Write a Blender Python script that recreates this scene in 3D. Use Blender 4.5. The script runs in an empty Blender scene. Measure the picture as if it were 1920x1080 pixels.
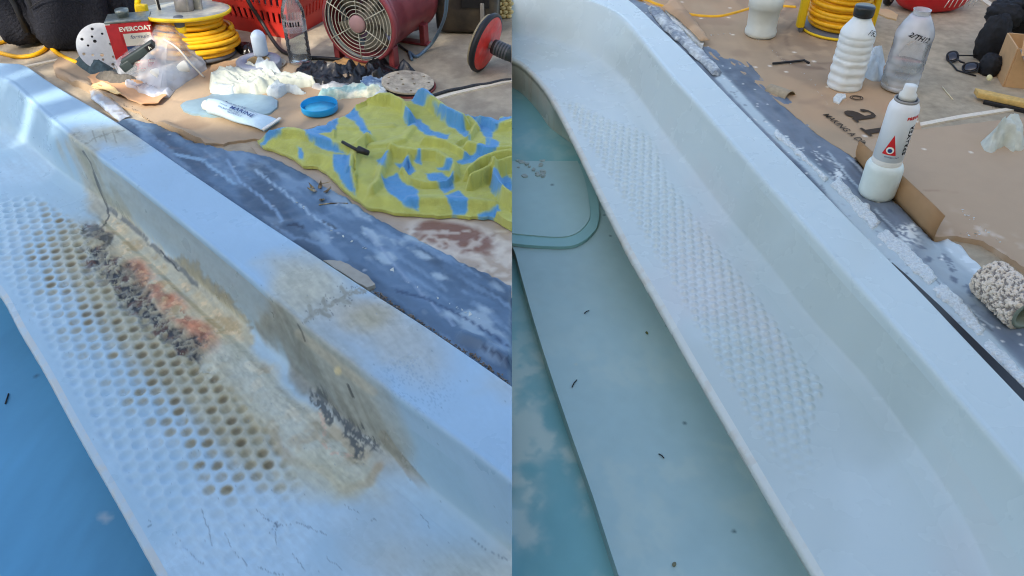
import bpy, bmesh, math, random
import numpy as np
from mathutils import Vector, Matrix
from mathutils.geometry import delaunay_2d_cdt
random.seed(4); RNG = np.random.default_rng(4)
scene = bpy.context.scene
COL = scene.collection
rad = math.radians

# ------------------------------------------------------------------ camera
CAM_H, FPX, PITCH = 0.85, 1500.0, rad(38)
SP, CP = math.sin(PITCH), math.cos(PITCH)
cam = bpy.data.cameras.new('camera'); camo = bpy.data.objects.new('camera', cam); COL.objects.link(camo)
camo.location = (0, 0, CAM_H); camo.rotation_euler = (rad(90) - PITCH, 0, 0)
cam.sensor_width = 36; cam.lens = 36 * FPX / 1920; cam.clip_start = .01; cam.clip_end = 600
scene.camera = camo
scene.cycles.transparent_max_bounces = 32; scene.cycles.filter_width = 1.1; scene.cycles.max_bounces = 16
# ------------------------------------------------------------------ sky and sun
SUN_EL, SUN_AZ = rad(40), math.atan2(-.94, -.35)      # azimuth of the sun in the xy plane
w = bpy.data.worlds.new('World'); scene.world = w; w.use_nodes = True
nt = w.node_tree; nt.nodes.clear()
sky = nt.nodes.new('ShaderNodeTexSky'); sky.sky_type = 'NISHITA'; sky.sun_disc = False
sky.sun_elevation = SUN_EL; sky.sun_rotation = math.pi / 2 - SUN_AZ; sky.dust_density = 3.0; sky.air_density = 1.0; sky.ozone_density = 1.0
bg = nt.nodes.new('ShaderNodeBackground'); bg.inputs[1].default_value = .15
wo = nt.nodes.new('ShaderNodeOutputWorld'); nt.links.new(sky.outputs[0], bg.inputs[0]); nt.links.new(bg.outputs[0], wo.inputs[0])
sl = bpy.data.lights.new('sun', 'SUN'); sl.energy = 2.1; sl.angle = rad(.6); sl.color = (1, .93, .82)
so = bpy.data.objects.new('sun', sl); COL.objects.link(so)
sd = Vector((math.cos(SUN_AZ) * math.cos(SUN_EL), math.sin(SUN_AZ) * math.cos(SUN_EL), math.sin(SUN_EL)))
so.rotation_euler = sd.to_track_quat('Z', 'Y').to_euler()
scene.view_settings.view_transform = 'Standard'; scene.view_settings.look = 'None'
scene.view_settings.exposure = 1.38; scene.view_settings.gamma = 1; scene.view_settings.use_curve_mapping = False
LIGHT = np.array([.76, .89, 1.17])   # colour of the open shade, divided out when a surface colour is measured from the photograph

# ------------------------------------------------------------------ survey: point of the photograph (1920 px wide) <-> place
def W(u, v, z=0.):
    dx = (u - 960) / FPX; dv = (v - 540) / FPX; t = (CAM_H - z) / (SP + dv * CP)
    return np.array([dx * t, t * (CP - dv * SP), z])
def MPP(u, v, z=0.):      # metres per pixel there
    return (CAM_H - z) / (SP + (v - 540) / FPX * CP) / FPX
def PX(x, y, z):
    d = y * CP - (z - CAM_H) * SP; up = y * SP + (z - CAM_H) * CP
    d = np.maximum(d, .05)
    return 960 + FPX * x / d, 540 - FPX * up / d
def ztop(y, v):           # height at which a point above ground distance y shows at row v
    q = (540 - v) / FPX; return CAM_H + y * (q * CP - SP) / (CP + q * SP)

# ------------------------------------------------------------------ numpy noise
def _h(i, j, s):
    n = (i * 374761393 + j * 668265263 + s * 1442695041) & 0xffffffff
    n = ((n ^ (n >> 13)) * 1274126177) & 0xffffffff
    return ((n ^ (n >> 16)) & 0xffff) / 65535.0
def vn(x, y, s=0):
    x = np.asarray(x, float); y = np.asarray(y, float)
    i = np.floor(x).astype(np.int64); j = np.floor(y).astype(np.int64); a = x - i; b = y - j
    a = a * a * (3 - 2 * a); b = b * b * (3 - 2 * b)
    return (_h(i, j, s) * (1 - a) + _h(i + 1, j, s) * a) * (1 - b) + (_h(i, j + 1, s) * (1 - a) + _h(i + 1, j + 1, s) * a) * b
def fb(x, y, s=0, o=4):
    r = 0; k = .5; t = 0
    for n in range(o):
        r = r + k * vn(x * 2 ** n + 7.3 * n, y * 2 ** n, s + n); t += k; k *= .5
    return r / t
def ridge(x, y, s=0, o=3):
    r = 0; k = .5; t = 0
    for n in range(o):
        r = r + k * (1 - np.abs(2 * vn(x * 2 ** n, y * 2 ** n + 3.1 * n, s + n) - 1)); t += k; k *= .5
    return r / t
def ss(a, b, x):
    t = np.clip((x - a) / (b - a), 0, 1); return t * t * (3 - 2 * t)
def dseg(u, v, pts, closed=False):
    P = np.array(pts, float)
    if closed: P = np.vstack([P, P[:1]])
    d = np.full(np.shape(u), 1e9)
    for a, b in zip(P[:-1], P[1:]):
        e = b - a; L = max(e @ e, 1e-12)
        t = np.clip(((u - a[0]) * e[0] + (v - a[1]) * e[1]) / L, 0, 1)
        d = np.minimum(d, np.hypot(u - a[0] - t * e[0], v - a[1] - t * e[1]))
    return d
def inside(u, v, pts):
    P = np.array(pts, float); r = np.zeros(np.shape(u), bool)
    for a, b in zip(P, np.roll(P, -1, 0)):
        c = ((a[1] > v) != (b[1] > v)) & (u < (b[0] - a[0]) * (v - a[1]) / (b[1] - a[1] + 1e-12) + a[0]); r ^= c
    return r
def sdf(u, v, pts):       # positive inside
    d = dseg(u, v, pts, True); return np.where(inside(u, v, pts), d, -d)
def blob(u, v, cx, cy, rx, ry, ang=0, soft=.5):
    a = rad(ang); x = (u - cx) * math.cos(a) + (v - cy) * math.sin(a); y = -(u - cx) * math.sin(a) + (v - cy) * math.cos(a)
    return 1 - ss(1 - soft, 1 + soft, np.hypot(x / rx, y / ry))

# ------------------------------------------------------------------ colour
def lin(c):
    c = np.array(c, float) / 255; return np.where(c <= .04045, c / 12.92, ((c + .055) / 1.055) ** 2.4)
def alb(c, k=1.):         # surface colour from a colour read in the shade of the photograph
    return np.clip(lin(c) / LIGHT * k, .004, .9)
def mixc(base, c, m):     # base (n,3), colour, mask (n,)
    m = np.clip(m, 0, 1)[:, None]; return base * (1 - m) + alb(c)[None] * m

# ------------------------------------------------------------------ objects
def tag(o, label=None, cat=None, group=None, kind=None):
    if label: o['label'] = label
    if cat: o['category'] = cat
    if group: o['group'] = group
    if kind: o['kind'] = kind
    return o
def empty(name, loc, rot=(0, 0, 0), label=None, cat=None, group=None, sc=1):
    o = bpy.data.objects.new(name, None); COL.objects.link(o); o.location = loc; o.rotation_euler = rot; o.scale = (sc,) * 3
    o.empty_display_size = .05
    return tag(o, label, cat, group)
def mk(name, vf, m, parent=None, smooth=True, loc=(0, 0, 0), rot=(0, 0, 0), col=None, label=None, cat=None, kind=None, group=None, sharp=None):
    V, F = vf
    me = bpy.data.meshes.new(name); V = np.asarray(V, float)
    if isinstance(F, np.ndarray) and F.ndim == 2:
        n, k = F.shape; me.vertices.add(len(V)); me.vertices.foreach_set('co', V.astype(np.float32).ravel())
        me.loops.add(n * k); me.loops.foreach_set('vertex_index', F.astype(np.int32).ravel())
        me.polygons.add(n); me.polygons.foreach_set('loop_start', (np.arange(n) * k).astype(np.int32))
        me.update(calc_edges=True)
    else:
        me.from_pydata([tuple(v) for v in V], [], [tuple(int(i) for i in f) for f in F]); me.update()
    me.validate()
    if col is not None:
        a = me.color_attributes.new('Col', 'FLOAT_COLOR', 'POINT')
        a.data.foreach_set('color', np.hstack([col, np.ones((len(col), 1))]).astype(np.float32).ravel())
    for mm in (m if isinstance(m, (list, tuple)) else [m]): me.materials.append(mm)
    o = bpy.data.objects.new(name, me); COL.objects.link(o); o.location = loc; o.rotation_euler = rot
    if parent: o.parent = parent
    if smooth:
        me.polygons.foreach_set('use_smooth', np.ones(len(me.polygons), bool))
        if sharp: me.set_sharp_from_angle(angle=rad(sharp))
    return tag(o, label, cat, group, kind)
def copy_tree(o, parent=None):
    c = o.copy(); COL.objects.link(c)
    if parent: c.parent = parent
    for ch in [q for q in o.children]: copy_tree(ch, c)
    return c
def join(parts):
    V = []; F = []; n = 0
    for v, f in parts:
        V += [tuple(q) for q in v]; F += [tuple(int(i) + n for i in q) for q in f]; n += len(v)
    return V, F
def xf(vf, loc=(0, 0, 0), rot=(0, 0, 0), sc=(1, 1, 1)):
    from mathutils import Euler
    M = Matrix.Translation(loc) @ Euler(rot).to_matrix().to_4x4() @ Matrix.Diagonal((*sc, 1))
    return [tuple(M @ Vector(v)) for v in vf[0]], vf[1]
def lathe(pr, n=28, caps=True):
    V = []; F = []
    for r, z in pr:
        for k in range(n):
            a = 2 * math.pi * k / n; V.append((r * math.cos(a), r * math.sin(a), z))
    for i in range(len(pr) - 1):
        for k in range(n):
            F.append((i * n + k, i * n + (k + 1) % n, (i + 1) * n + (k + 1) % n, (i + 1) * n + k))
    if caps:
        if pr[0][0] > 1e-4: F.append(tuple(range(n))[::-1])
        if pr[-1][0] > 1e-4: F.append(tuple((len(pr) - 1) * n + k for k in range(n)))
    return V, F
def cr(P, n=8, closed=False):
    P = [np.array(p, float) for p in P]; out = []; N = len(P)
    for i in range(N if closed else N - 1):
        g = (lambda k: P[k % N]) if closed else (lambda k: P[min(max(k, 0), N - 1)])
        a, b, c, d = g(i - 1), g(i), g(i + 1), g(i + 2)
        for k in range(n):
            t = k / n; out.append(.5 * (2 * b + (c - a) * t + (2 * a - 5 * b + 4 * c - d) * t * t + (3 * b - a - 3 * c + d) * t ** 3))
    if not closed: out.append(P[-1])
    return out
def tube(path, r, n=10, closed=False, caps=True):
    P = [Vector(p) for p in path]; N = len(P); V = []; F = []
    up = Vector((0, 0, 1)); t0 = None; nrm = None
    for i, p in enumerate(P):
        t = ((P[(i + 1) % N] if closed or i < N - 1 else P[i]) - (P[i - 1] if closed or i > 0 else P[i])).normalized()
        if nrm is None:
            nrm = t.orthogonal().normalized()
        else:
            nrm = (nrm - t * nrm.dot(t)).normalized()
        b = t.cross(nrm); rr = r[i] if hasattr(r, '__len__') else r
        for k in range(n):
            a = 2 * math.pi * k / n; V.append(tuple(p + (nrm * math.cos(a) + b * math.sin(a)) * rr))
    for i in range(N if closed else N - 1):
        j = (i + 1) % N
        for k in range(n): F.append((i * n + k, i * n + (k + 1) % n, j * n + (k + 1) % n, j * n + k))
    if caps and not closed: F += [tuple(range(n))[::-1], tuple((N - 1) * n + k for k in range(n))]
    return V, F
def box(sx, sy, sz, c=(0, 0, 0), bev=0, seg=2, taper=1.):
    bm = bmesh.new(); bmesh.ops.create_cube(bm, size=1)
    for v in bm.verts:
        k = taper if v.co.z < 0 else 1
        v.co = Vector((v.co.x * sx * k, v.co.y * sy * k, v.co.z * sz))
    if bev: bmesh.ops.bevel(bm, geom=bm.edges[:], offset=bev, segments=seg, affect='EDGES', profile=.5)
    bm.verts.index_update(); V = [tuple(v.co + Vector(c)) for v in bm.verts]; F = [tuple(v.index for v in f.verts) for f in bm.faces]; bm.free()
    return V, F
def grid(nu, nv, fn):
    V = [fn(i / nu, j / nv) for j in range(nv + 1) for i in range(nu + 1)]
    F = [(j * (nu + 1) + i, j * (nu + 1) + i + 1, (j + 1) * (nu + 1) + i + 1, (j + 1) * (nu + 1) + i) for j in range(nv) for i in range(nu)]
    return V, F
def cdt(poly, step, jit=.0):
    P = np.array(poly, float)[:, :2]
    # resample boundary
    B = []
    for a, b in zip(P, np.roll(P, -1, 0)):
        n = max(1, int(np.hypot(*(b - a)) / step)); B += [a + (b - a) * k / n for k in range(n)]
    B = np.array(B); n = len(B)
    lo, hi = P.min(0), P.max(0)
    gx, gy = np.meshgrid(np.arange(lo[0], hi[0], step), np.arange(lo[1], hi[1], step * .87)); gx[1::2] += step / 2
    gx = gx.ravel() + RNG.uniform(-.15, .15, gx.size) * step; gy = gy.ravel() + RNG.uniform(-.15, .15, gy.size) * step
    k = inside(gx, gy, P); gx, gy = gx[k], gy[k]; k = dseg(gx, gy, P, True) > step * .55; gx, gy = gx[k], gy[k]
    pts = [Vector(b) for b in B] + [Vector(q) for q in zip(gx, gy)]
    r = delaunay_2d_cdt(pts, [(i, (i + 1) % n) for i in range(n)], [list(range(n))], 1, 1e-7)
    V = np.array([tuple(v) for v in r[0]]); F = [tuple(f) for f in r[2]]
    return V, F
def torn(px, amp=2., step=10, s=1, z=0.):     # pixel outline -> world outline with a ragged edge
    out = []
    P = np.array(px, float)
    for a, b in zip(P, np.roll(P, -1, 0)):
        n = max(1, int(np.hypot(*(b - a)) / step))
        for k in range(n):
            q = a + (b - a) * k / n; d = (b - a) / max(np.hypot(*(b - a)), 1e-6)
            o = (vn(q[0] * .11, q[1] * .13, s) - .5) * 2 * amp
            seam = abs(a[0] - 960) < .5 and abs(b[0] - 960) < .5
            q = q + np.array([-d[1], d[0]]) * (0 if seam or k == 0 and abs(a[0] - 960) < .5 else o); out.append(W(q[0], q[1], z)[:2])
    return np.array(out)
def sheet(name, poly, m, hfun, step=.01, z0=0., col=None, parent=None, skirt=.001, thin=0., **kw):
    """a thin thing lying on something: outline poly (world), height hfun(x, y, edge), closed down to z0"""
    V, F = cdt(poly, step); x, y = V[:, 0], V[:, 1]
    e = dseg(x, y, poly, True); z = z0 + skirt + hfun(x, y, e)
    V3 = np.c_[x, y, z]; n = len(V3)
    cnt = {}
    for f in F:
        for a, b in zip(f, f[1:] + f[:1]): cnt[(a, b)] = cnt.get((a, b), 0) + 1
    bd = [(a, b) for (a, b) in cnt if (b, a) not in cnt]
    bi = sorted({i for q in bd for i in q}); mp = {i: n + k for k, i in enumerate(bi)}
    V4 = np.vstack([V3, [(V3[i, 0], V3[i, 1], z0 - .002 if z0 > .001 else z0) for i in bi]])
    if thin:        # a real sheet with an underside of its own
        V4 = np.vstack([V3, V3 - np.array([0, 0, thin])]); F = F + [tuple(q + n for q in f[::-1]) for f in F] + [(b, a, a + n, b + n) for a, b in bd]; bi = list(range(n))
    else:
        F = F + [(b, a, mp[a], mp[b]) for a, b in bd]
    c = None
    if col is not None:
        u, v = PX(x, y, z); c = col(x, y, z, u, v); c = np.vstack([c, c[bi]])
    loc = kw.pop('loc', None)
    if loc is None:
        loc = (float(V4[:, 0].mean()), float(V4[:, 1].mean()), z0) if parent is None else (0, 0, 0)
    return mk(name, (V4 - np.array(loc), F), m, parent, loc=loc, col=c, sharp=60, **kw)
def text_mesh(s, size, font_shear=0., align='CENTER', res=2, bold=0.):
    cu = bpy.data.curves.new('t', 'FONT'); cu.body = s; cu.size = size; cu.align_x = align; cu.align_y = 'CENTER'; cu.shear = font_shear; cu.resolution_u = res; cu.offset = bold
    o = bpy.data.objects.new('t', cu); COL.objects.link(o); bpy.context.view_layer.update()
    me = bpy.data.meshes.new_from_object(o); V = [tuple(v.co) for v in me.vertices]; F = [tuple(p.vertices) for p in me.polygons]
    bpy.data.objects.remove(o); bpy.data.meshes.remove(me); return V, F
def wrap(vf, r, a0, z0=0., tilt=0.):          # flat drawing wrapped on an upright cylinder; x -> angle
    V = []
    for x, y, z in vf[0]:
        X = x * math.cos(tilt) - y * math.sin(tilt); Y = x * math.sin(tilt) + y * math.cos(tilt)
        a = a0 + X / r; V.append((r * math.cos(a), r * math.sin(a), z0 + Y))
    return V, vf[1]

# ------------------------------------------------------------------ materials
def N(nt, t, **k):
    n = nt.nodes.new(t)
    for a, b in k.items(): setattr(n, a, b)
    return n
def mat(name, c=(.5, .5, .5), rough=.5, var=.0, vs=8., bump=.0, bs=60., spec=.5, metal=0., trans=0., ior=1.45, alpha=1., vc=False, coat=0., c2=None, detail=6., srgb=True, sheen=0., sss=0., bdist=.01, rvar=0.):
    m = bpy.data.materials.new(name); m.use_nodes = True; nt = m.node_tree; b = nt.nodes['Principled BSDF']
    if srgb and not vc: c = alb(c)
    if c2 is not None: c2 = alb(c2)
    I = b.inputs; I['Roughness'].default_value = rough; I['Specular IOR Level'].default_value = spec; I['Metallic'].default_value = metal
    I['IOR'].default_value = ior; I['Transmission Weight'].default_value = trans; I['Alpha'].default_value = alpha; I['Coat Weight'].default_value = coat
    if sheen: I['Sheen Weight'].default_value = sheen; I['Sheen Roughness'].default_value = .4
    tc = N(nt, 'ShaderNodeTexCoord'); L = nt.links.new
    src = None
    if vc:
        a = N(nt, 'ShaderNodeVertexColor', layer_name='Col'); src = a.outputs[0]
    elif not (var or c2 is not None): I['Base Color'].default_value = (*c, 1)
    if var or c2 is not None:
        no = N(nt, 'ShaderNodeTexNoise'); no.inputs['Scale'].default_value = vs; no.inputs['Detail'].default_value = detail; no.inputs['Roughness'].default_value = .65; L(tc.outputs['Object'], no.inputs['Vector'])
        if c2 is not None:
            r = N(nt, 'ShaderNodeValToRGB'); r.color_ramp.elements[0].position = .42; r.color_ramp.elements[1].position = .6
            r.color_ramp.elements[0].color = (*c, 1); r.color_ramp.elements[1].color = (*c2, 1); L(no.outputs[0], r.inputs[0]); src = r.outputs[0]
        if var:
            n2 = N(nt, 'ShaderNodeTexNoise'); n2.inputs['Scale'].default_value = vs * 3.7; n2.inputs['Detail'].default_value = detail; L(tc.outputs['Object'], n2.inputs['Vector'])
            mr = N(nt, 'ShaderNodeMapRange'); mr.inputs[1].default_value = .25; mr.inputs[2].default_value = .75; mr.inputs[3].default_value = 1 - var; mr.inputs[4].default_value = 1 + var; L(n2.outputs[0], mr.inputs[0])
            mm = N(nt, 'ShaderNodeVectorMath', operation='SCALE')
            if src is None: mm.inputs[0].default_value = tuple(c)
            else: L(src, mm.inputs[0])
            L(mr.outputs[0], mm.inputs['Scale']); src = mm.outputs[0]
    if src is not None: L(src, I['Base Color'])
    if rvar:
        n3 = N(nt, 'ShaderNodeTexNoise'); n3.inputs['Scale'].default_value = vs * 2; n3.inputs['Detail'].default_value = 5; L(tc.outputs['Object'], n3.inputs['Vector'])
        mr = N(nt, 'ShaderNodeMapRange'); mr.inputs[1].default_value = .3; mr.inputs[2].default_value = .7; mr.inputs[3].default_value = max(rough - rvar, .02); mr.inputs[4].default_value = min(rough + rvar, 1); L(n3.outputs[0], mr.inputs[0]); L(mr.outputs[0], I['Roughness'])
    if bump:
        bn = N(nt, 'ShaderNodeTexNoise'); bn.inputs['Scale'].default_value = bs; bn.inputs['Detail'].default_value = 5; L(tc.outputs['Object'], bn.inputs['Vector'])
        bu = N(nt, 'ShaderNodeBump'); bu.inputs['Strength'].default_value = bump; bu.inputs['Distance'].default_value = bdist; L(bn.outputs[0], bu.inputs['Height']); L(bu.outputs[0], I['Normal'])
    return m
def clear_plastic(name, tint=(.985, .99, .995), milk=.12, rough=.12):
    m = bpy.data.materials.new(name); m.use_nodes = True; nt = m.node_tree; nt.nodes.remove(nt.nodes['Principled BSDF']); out = nt.nodes['Material Output']
    L = nt.links.new; tr = N(nt, 'ShaderNodeBsdfTransparent'); tr.inputs[0].default_value = (*tint, 1)
    gl = N(nt, 'ShaderNodeBsdfGlossy'); gl.inputs['Roughness'].default_value = rough; gl.inputs[0].default_value = (1, 1, 1, 1)
    df = N(nt, 'ShaderNodeBsdfDiffuse'); df.inputs[0].default_value = (.8, .82, .84, 1)
    fr = N(nt, 'ShaderNodeFresnel'); fr.inputs[0].default_value = 1.3
    tc = N(nt, 'ShaderNodeTexCoord'); no = N(nt, 'ShaderNodeTexNoise'); no.inputs['Scale'].default_value = 12; L(tc.outputs['Object'], no.inputs[0])
    mr = N(nt, 'ShaderNodeMapRange'); mr.inputs[1].default_value = .4; mr.inputs[2].default_value = .75; mr.inputs[3].default_value = milk * .5; mr.inputs[4].default_value = milk * 2.2; L(no.outputs[0], mr.inputs[0])
    m1 = N(nt, 'ShaderNodeMixShader'); L(mr.outputs[0], m1.inputs[0]); L(tr.outputs[0], m1.inputs[1]); L(df.outputs[0], m1.inputs[2])
    m2 = N(nt, 'ShaderNodeMixShader'); L(fr.outputs[0], m2.inputs[0]); L(m1.outputs[0], m2.inputs[1]); L(gl.outputs[0], m2.inputs[2]); L(m2.outputs[0], out.inputs[0])
    return m
# ------------------------------------------------------------------ the setting: two work sites that meet along the plane x = 0
M_conc_l = mat('concrete_left', (158, 156, 150), .9, var=.16, vs=9, bump=.35, bs=220, bdist=.003, c2=(138, 136, 132))
M_conc_r = mat('concrete_right', (160, 157, 148), .9, var=.18, vs=11, bump=.4, bs=200, bdist=.003, c2=(144, 142, 134))
M_soil = mat('lawn', (110, 120, 80), .95, var=.3, vs=2, bump=.4, bs=30)
M_gel = mat('gelcoat', rough=.32, vc=True, bump=.10, bs=28, bdist=.004, rvar=.08, vs=6, spec=.4)
M_gel_r = mat('gelcoat_new', rough=.26, vc=True, bump=.06, bs=14, bdist=.003, spec=.5, rvar=.1, vs=5)
M_floor_l = mat('pool_floor_left', rough=.42, vc=True, bump=.12, bs=14, bdist=.004, spec=.35)
M_floor_r = mat('pool_floor_right', rough=.4, vc=True, bump=.12, bs=25, bdist=.003, spec=.35)
mk('lawn', grid(2, 2, lambda a, b: (-250 + 500 * a, -250 + 500 * b, -.9)), M_soil, kind='structure')

def curve_pts(px, z, n=14):
    return np.array([q[:2] for q in cr([W(u, v, z) for u, v in px], n)])
Z_RIM, Z_B, Z_C, Z_D = .02, .016, -.10, -.108
LA = [(-700, 112), (-450, 108), (-260, 105), (-100, 108), (0, 117), (45, 121), (85, 147), (125, 172), (215, 225), (350, 317), (480, 405), (580, 470), (687, 540), (805, 615), (955, 718), (1060, 795)]
LB = [(-700, 135), (-450, 130), (-260, 126), (-120, 128), (0, 143), (32, 165), (75, 205), (140, 260), (250, 342), (375, 442), (480, 530), (560, 602), (655, 675), (745, 742), (850, 818), (955, 900), (1060, 985)]
LC = [(-700, 240), (-450, 232), (-260, 230), (-120, 232), (-10, 245), (50, 274), (100, 318), (155, 354), (205, 390), (300, 470), (400, 562), (505, 650), (590, 740), (667, 810), (740, 868), (810, 927), (960, 1045), (1060, 1130)]
LD = [(-900, 360), (-600, 350), (-340, 360), (-180, 400), (-80, 465), (0, 553), (30, 612), (75, 685), (142, 810), (225, 955), (294, 1080), (360, 1195), (440, 1340)]
RA = [(600, -105), (850, -75), (1010, -62), (1110, -38), (1165, -10), (1198, 14), (1230, 44), (1282, 92), (1340, 152), (1438, 252), (1532, 347), (1615, 432), (1722, 540), (1817, 640), (1922, 750), (2100, 935), (2250, 1090)]
RB = [(600, -48), (850, -32), (960, -22), (1050, -12), (1105, 2), (1140, 14), (1172, 38), (1212, 85), (1260, 145), (1312, 200), (1373, 270), (1440, 347), (1515, 430), (1610, 537), (1697, 635), (1790, 742), (1852, 812), (1925, 898), (2080, 1090), (2200, 1250)]
RC = [(600, 68), (850, 66), (960, 68), (1050, 82), (1110, 108), (1160, 146), (1197, 190), (1250, 265), (1300, 330), (1367, 420), (1437, 502), (1520, 612), (1615, 708), (1685, 805), (1755, 905), (1805, 985), (1850, 1100), (1900, 1250)]
RD = [(600, 98), (800, 100), (900, 102), (960, 112), (990, 133), (1016, 162), (1042, 203), (1078, 272), (1120, 360), (1180, 480), (1225, 556), (1285, 664), (1375, 818), (1445, 940), (1530, 1082), (1610, 1220)]

def shell_curves(A, B, C, D, ns):
    cA, cB, cC, cD = (curve_pts(A, Z_RIM), curve_pts(B, Z_B), curve_pts(C, Z_C), curve_pts(D, Z_D))
    L = np.r_[0, np.cumsum(np.hypot(*np.diff(cC, axis=0).T))]; s = np.linspace(0, L[-1], ns)
    bC = np.c_[np.interp(s, L, cC[:, 0]), np.interp(s, L, cC[:, 1])]
    def near(cur):
        K = np.r_[0, np.cumsum(np.hypot(*np.diff(cur, axis=0).T))]
        q = np.linspace(0, K[-1], 1500); c = np.c_[np.interp(q, K, cur[:, 0]), np.interp(q, K, cur[:, 1])]
        i = np.argmin(((bC[:, None] - c[None]) ** 2).sum(2), 1); i = np.maximum.accumulate(i); t = q[i]
        k = 61; tp = np.pad(t, k // 2, 'reflect', reflect_type='odd'); t = np.convolve(tp, np.ones(k) / k, 'valid'); t = np.maximum.accumulate(np.clip(t, 0, K[-1]))
        return np.c_[np.interp(t, K, cur[:, 0]), np.interp(t, K, cur[:, 1])]
    return near(cA), near(cB), bC, near(cD)

def clip_seam(V, F, side):     # keep what lies on one side of the plane x = 0; vertices that cross are slid onto it
    s = side * V[:, 0]; keep = (s[F] > 0).any(1) & (s[F] > -.06).all(1); F = F[keep]
    cross = s < 0
    V = V.copy(); V[cross, 0] = 0.0
    used = np.unique(F); mp = np.full(len(V), -1); mp[used] = np.arange(len(used))
    return V[used], mp[F], used
def patch(name, P, m, side, col, parent, ext=None):
    """P: (ns, nw, 3) grid of points"""
    ns, nw, _ = P.shape; idx = np.arange(ns * nw).reshape(ns, nw)
    F = np.stack([idx[:-1, :-1], idx[1:, :-1], idx[1:, 1:], idx[:-1, 1:]], -1).reshape(-1, 4)
    V = P.reshape(-1, 3)
    C0 = col(V)
    Vk, Fk, used = clip_seam(V, F, side)
    return mk(name, (Vk, Fk), m, parent, col=C0[used])

# ---- the stains of the left shell, measured on the photograph
GEL = (143, 184, 230)
def lattice(x, y, ang, pitch):
    a = rad(ang); X = x * math.cos(a) + y * math.sin(a); Y = -x * math.sin(a) + y * math.cos(a)
    px = pitch * .866; i = np.round(X / px); off = (np.mod(i, 2)) * .5 * pitch
    j = np.round((Y - off) / pitch); cx, cy = i * px, j * pitch + off; h = _h(i.astype(np.int64), j.astype(np.int64), 5)
    h2 = _h(i.astype(np.int64), j.astype(np.int64), 9)
    d = np.hypot((X - cx) + (h - .5) * pitch * .08, (Y - cy) + (h2 - .5) * pitch * .08)
    return d / pitch, h, h2
ZONE_L = [(-400, 330), (-100, 350), (0, 375), (60, 362), (95, 382), (130, 408), (165, 430), (205, 500), (270, 582), (345, 650), (410, 705), (480, 780), (530, 850), (575, 915), (560, 990), (520, 1050), (420, 1070), (340, 1040), (265, 945), (205, 850), (152, 760), (102, 665), (60, 590), (12, 525), (-60, 450), (-300, 360)]
ZONE_R = [(1052, 190), (1080, 188), (1110, 205), (1150, 225), (1200, 240), (1228, 262), (1252, 330), (1300, 400), (1345, 460), (1400, 530), (1462, 612), (1510, 680), (1550, 722), (1528, 770), (1525, 840), (1530, 900), (1490, 915), (1440, 850), (1375, 735), (1310, 625), (1245, 510), (1185, 410), (1120, 300), (1085, 245)]
def bench_relief_l(x, y, u, v):
    d, h, h2 = lattice(x, y, 31, .0262); m = ss(-8, 16, sdf(u, v, ZONE_L)) * (.75 + .5 * h)
    fade = 1 - .55 * ss(800, 1000, v)
    z = -.0042 * (.5 + .5 * np.cos(np.clip(d / .56, 0, 1) * math.pi)) * m * fade
    # blistered, swollen laminate round the burn
    b = ss(-30, 20, sdf(u, v, BURN)); z = z * (1 - .8 * b) + b * (.008 * fb(x * 18, y * 18, 3, 3) + .0018 * ridge(x * 50 + y * 20, y * 50, 8, 3))
    ch = char_mask(u, v, x, y); z = z - ch * (.0015 + .0014 * ridge(x * 70 + 2 * fb(x * 60, y * 60, 1), y * 70, 4, 2))
    low = 1 - ss(20, 70, dseg(u, v, [(440, 700), (510, 750), (580, 810), (650, 870)])); z = z + low * .006 * fb(x * 60, y * 60, 12)
    return z
def bench_relief_r(x, y, u, v):
    d, h, h2 = lattice(x, y, -8, .0205); m = ss(-4, 12, sdf(u, v, ZONE_R)) * (.62 + .5 * fb(x * 14, y * 14, 2))
    return .0064 * (.5 + .5 * np.cos(np.clip(d / .5, 0, 1) * math.pi)) * m * (1 - .75 * ss(700, 910, v))
BURN = [(172, 440), (195, 415), (215, 400), (250, 425), (297, 470), (345, 515), (400, 565), (455, 600), (470, 640), (450, 668), (405, 692), (340, 640), (262, 560), (205, 500)]
def char_mask(u, v, x, y):
    n = fb(x * 55, y * 55, 21, 4)
    d = dseg(u, v, [(183, 478), (212, 512), (240, 545), (270, 580), (300, 612), (330, 640), (362, 662), (388, 690)])
    g = ridge(x * 75 + 3 * n, y * 75, 14, 2); tt = ss(470, 690, v)
    m = (1 - ss(.45, 1.25, d / np.maximum(28 - 6 * tt + 74 * (n - .5), 6))) * (1 - .7 * ss(.74, .9, g))
    d2 = dseg(u, v, [(162, 430), (185, 438), (200, 447)]); m = np.maximum(m, (1 - ss(.6, 1.2, d2 / np.maximum(12 + 20 * (n - .5), 3))) * .85)
    return np.clip(m, 0, 1)
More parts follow.
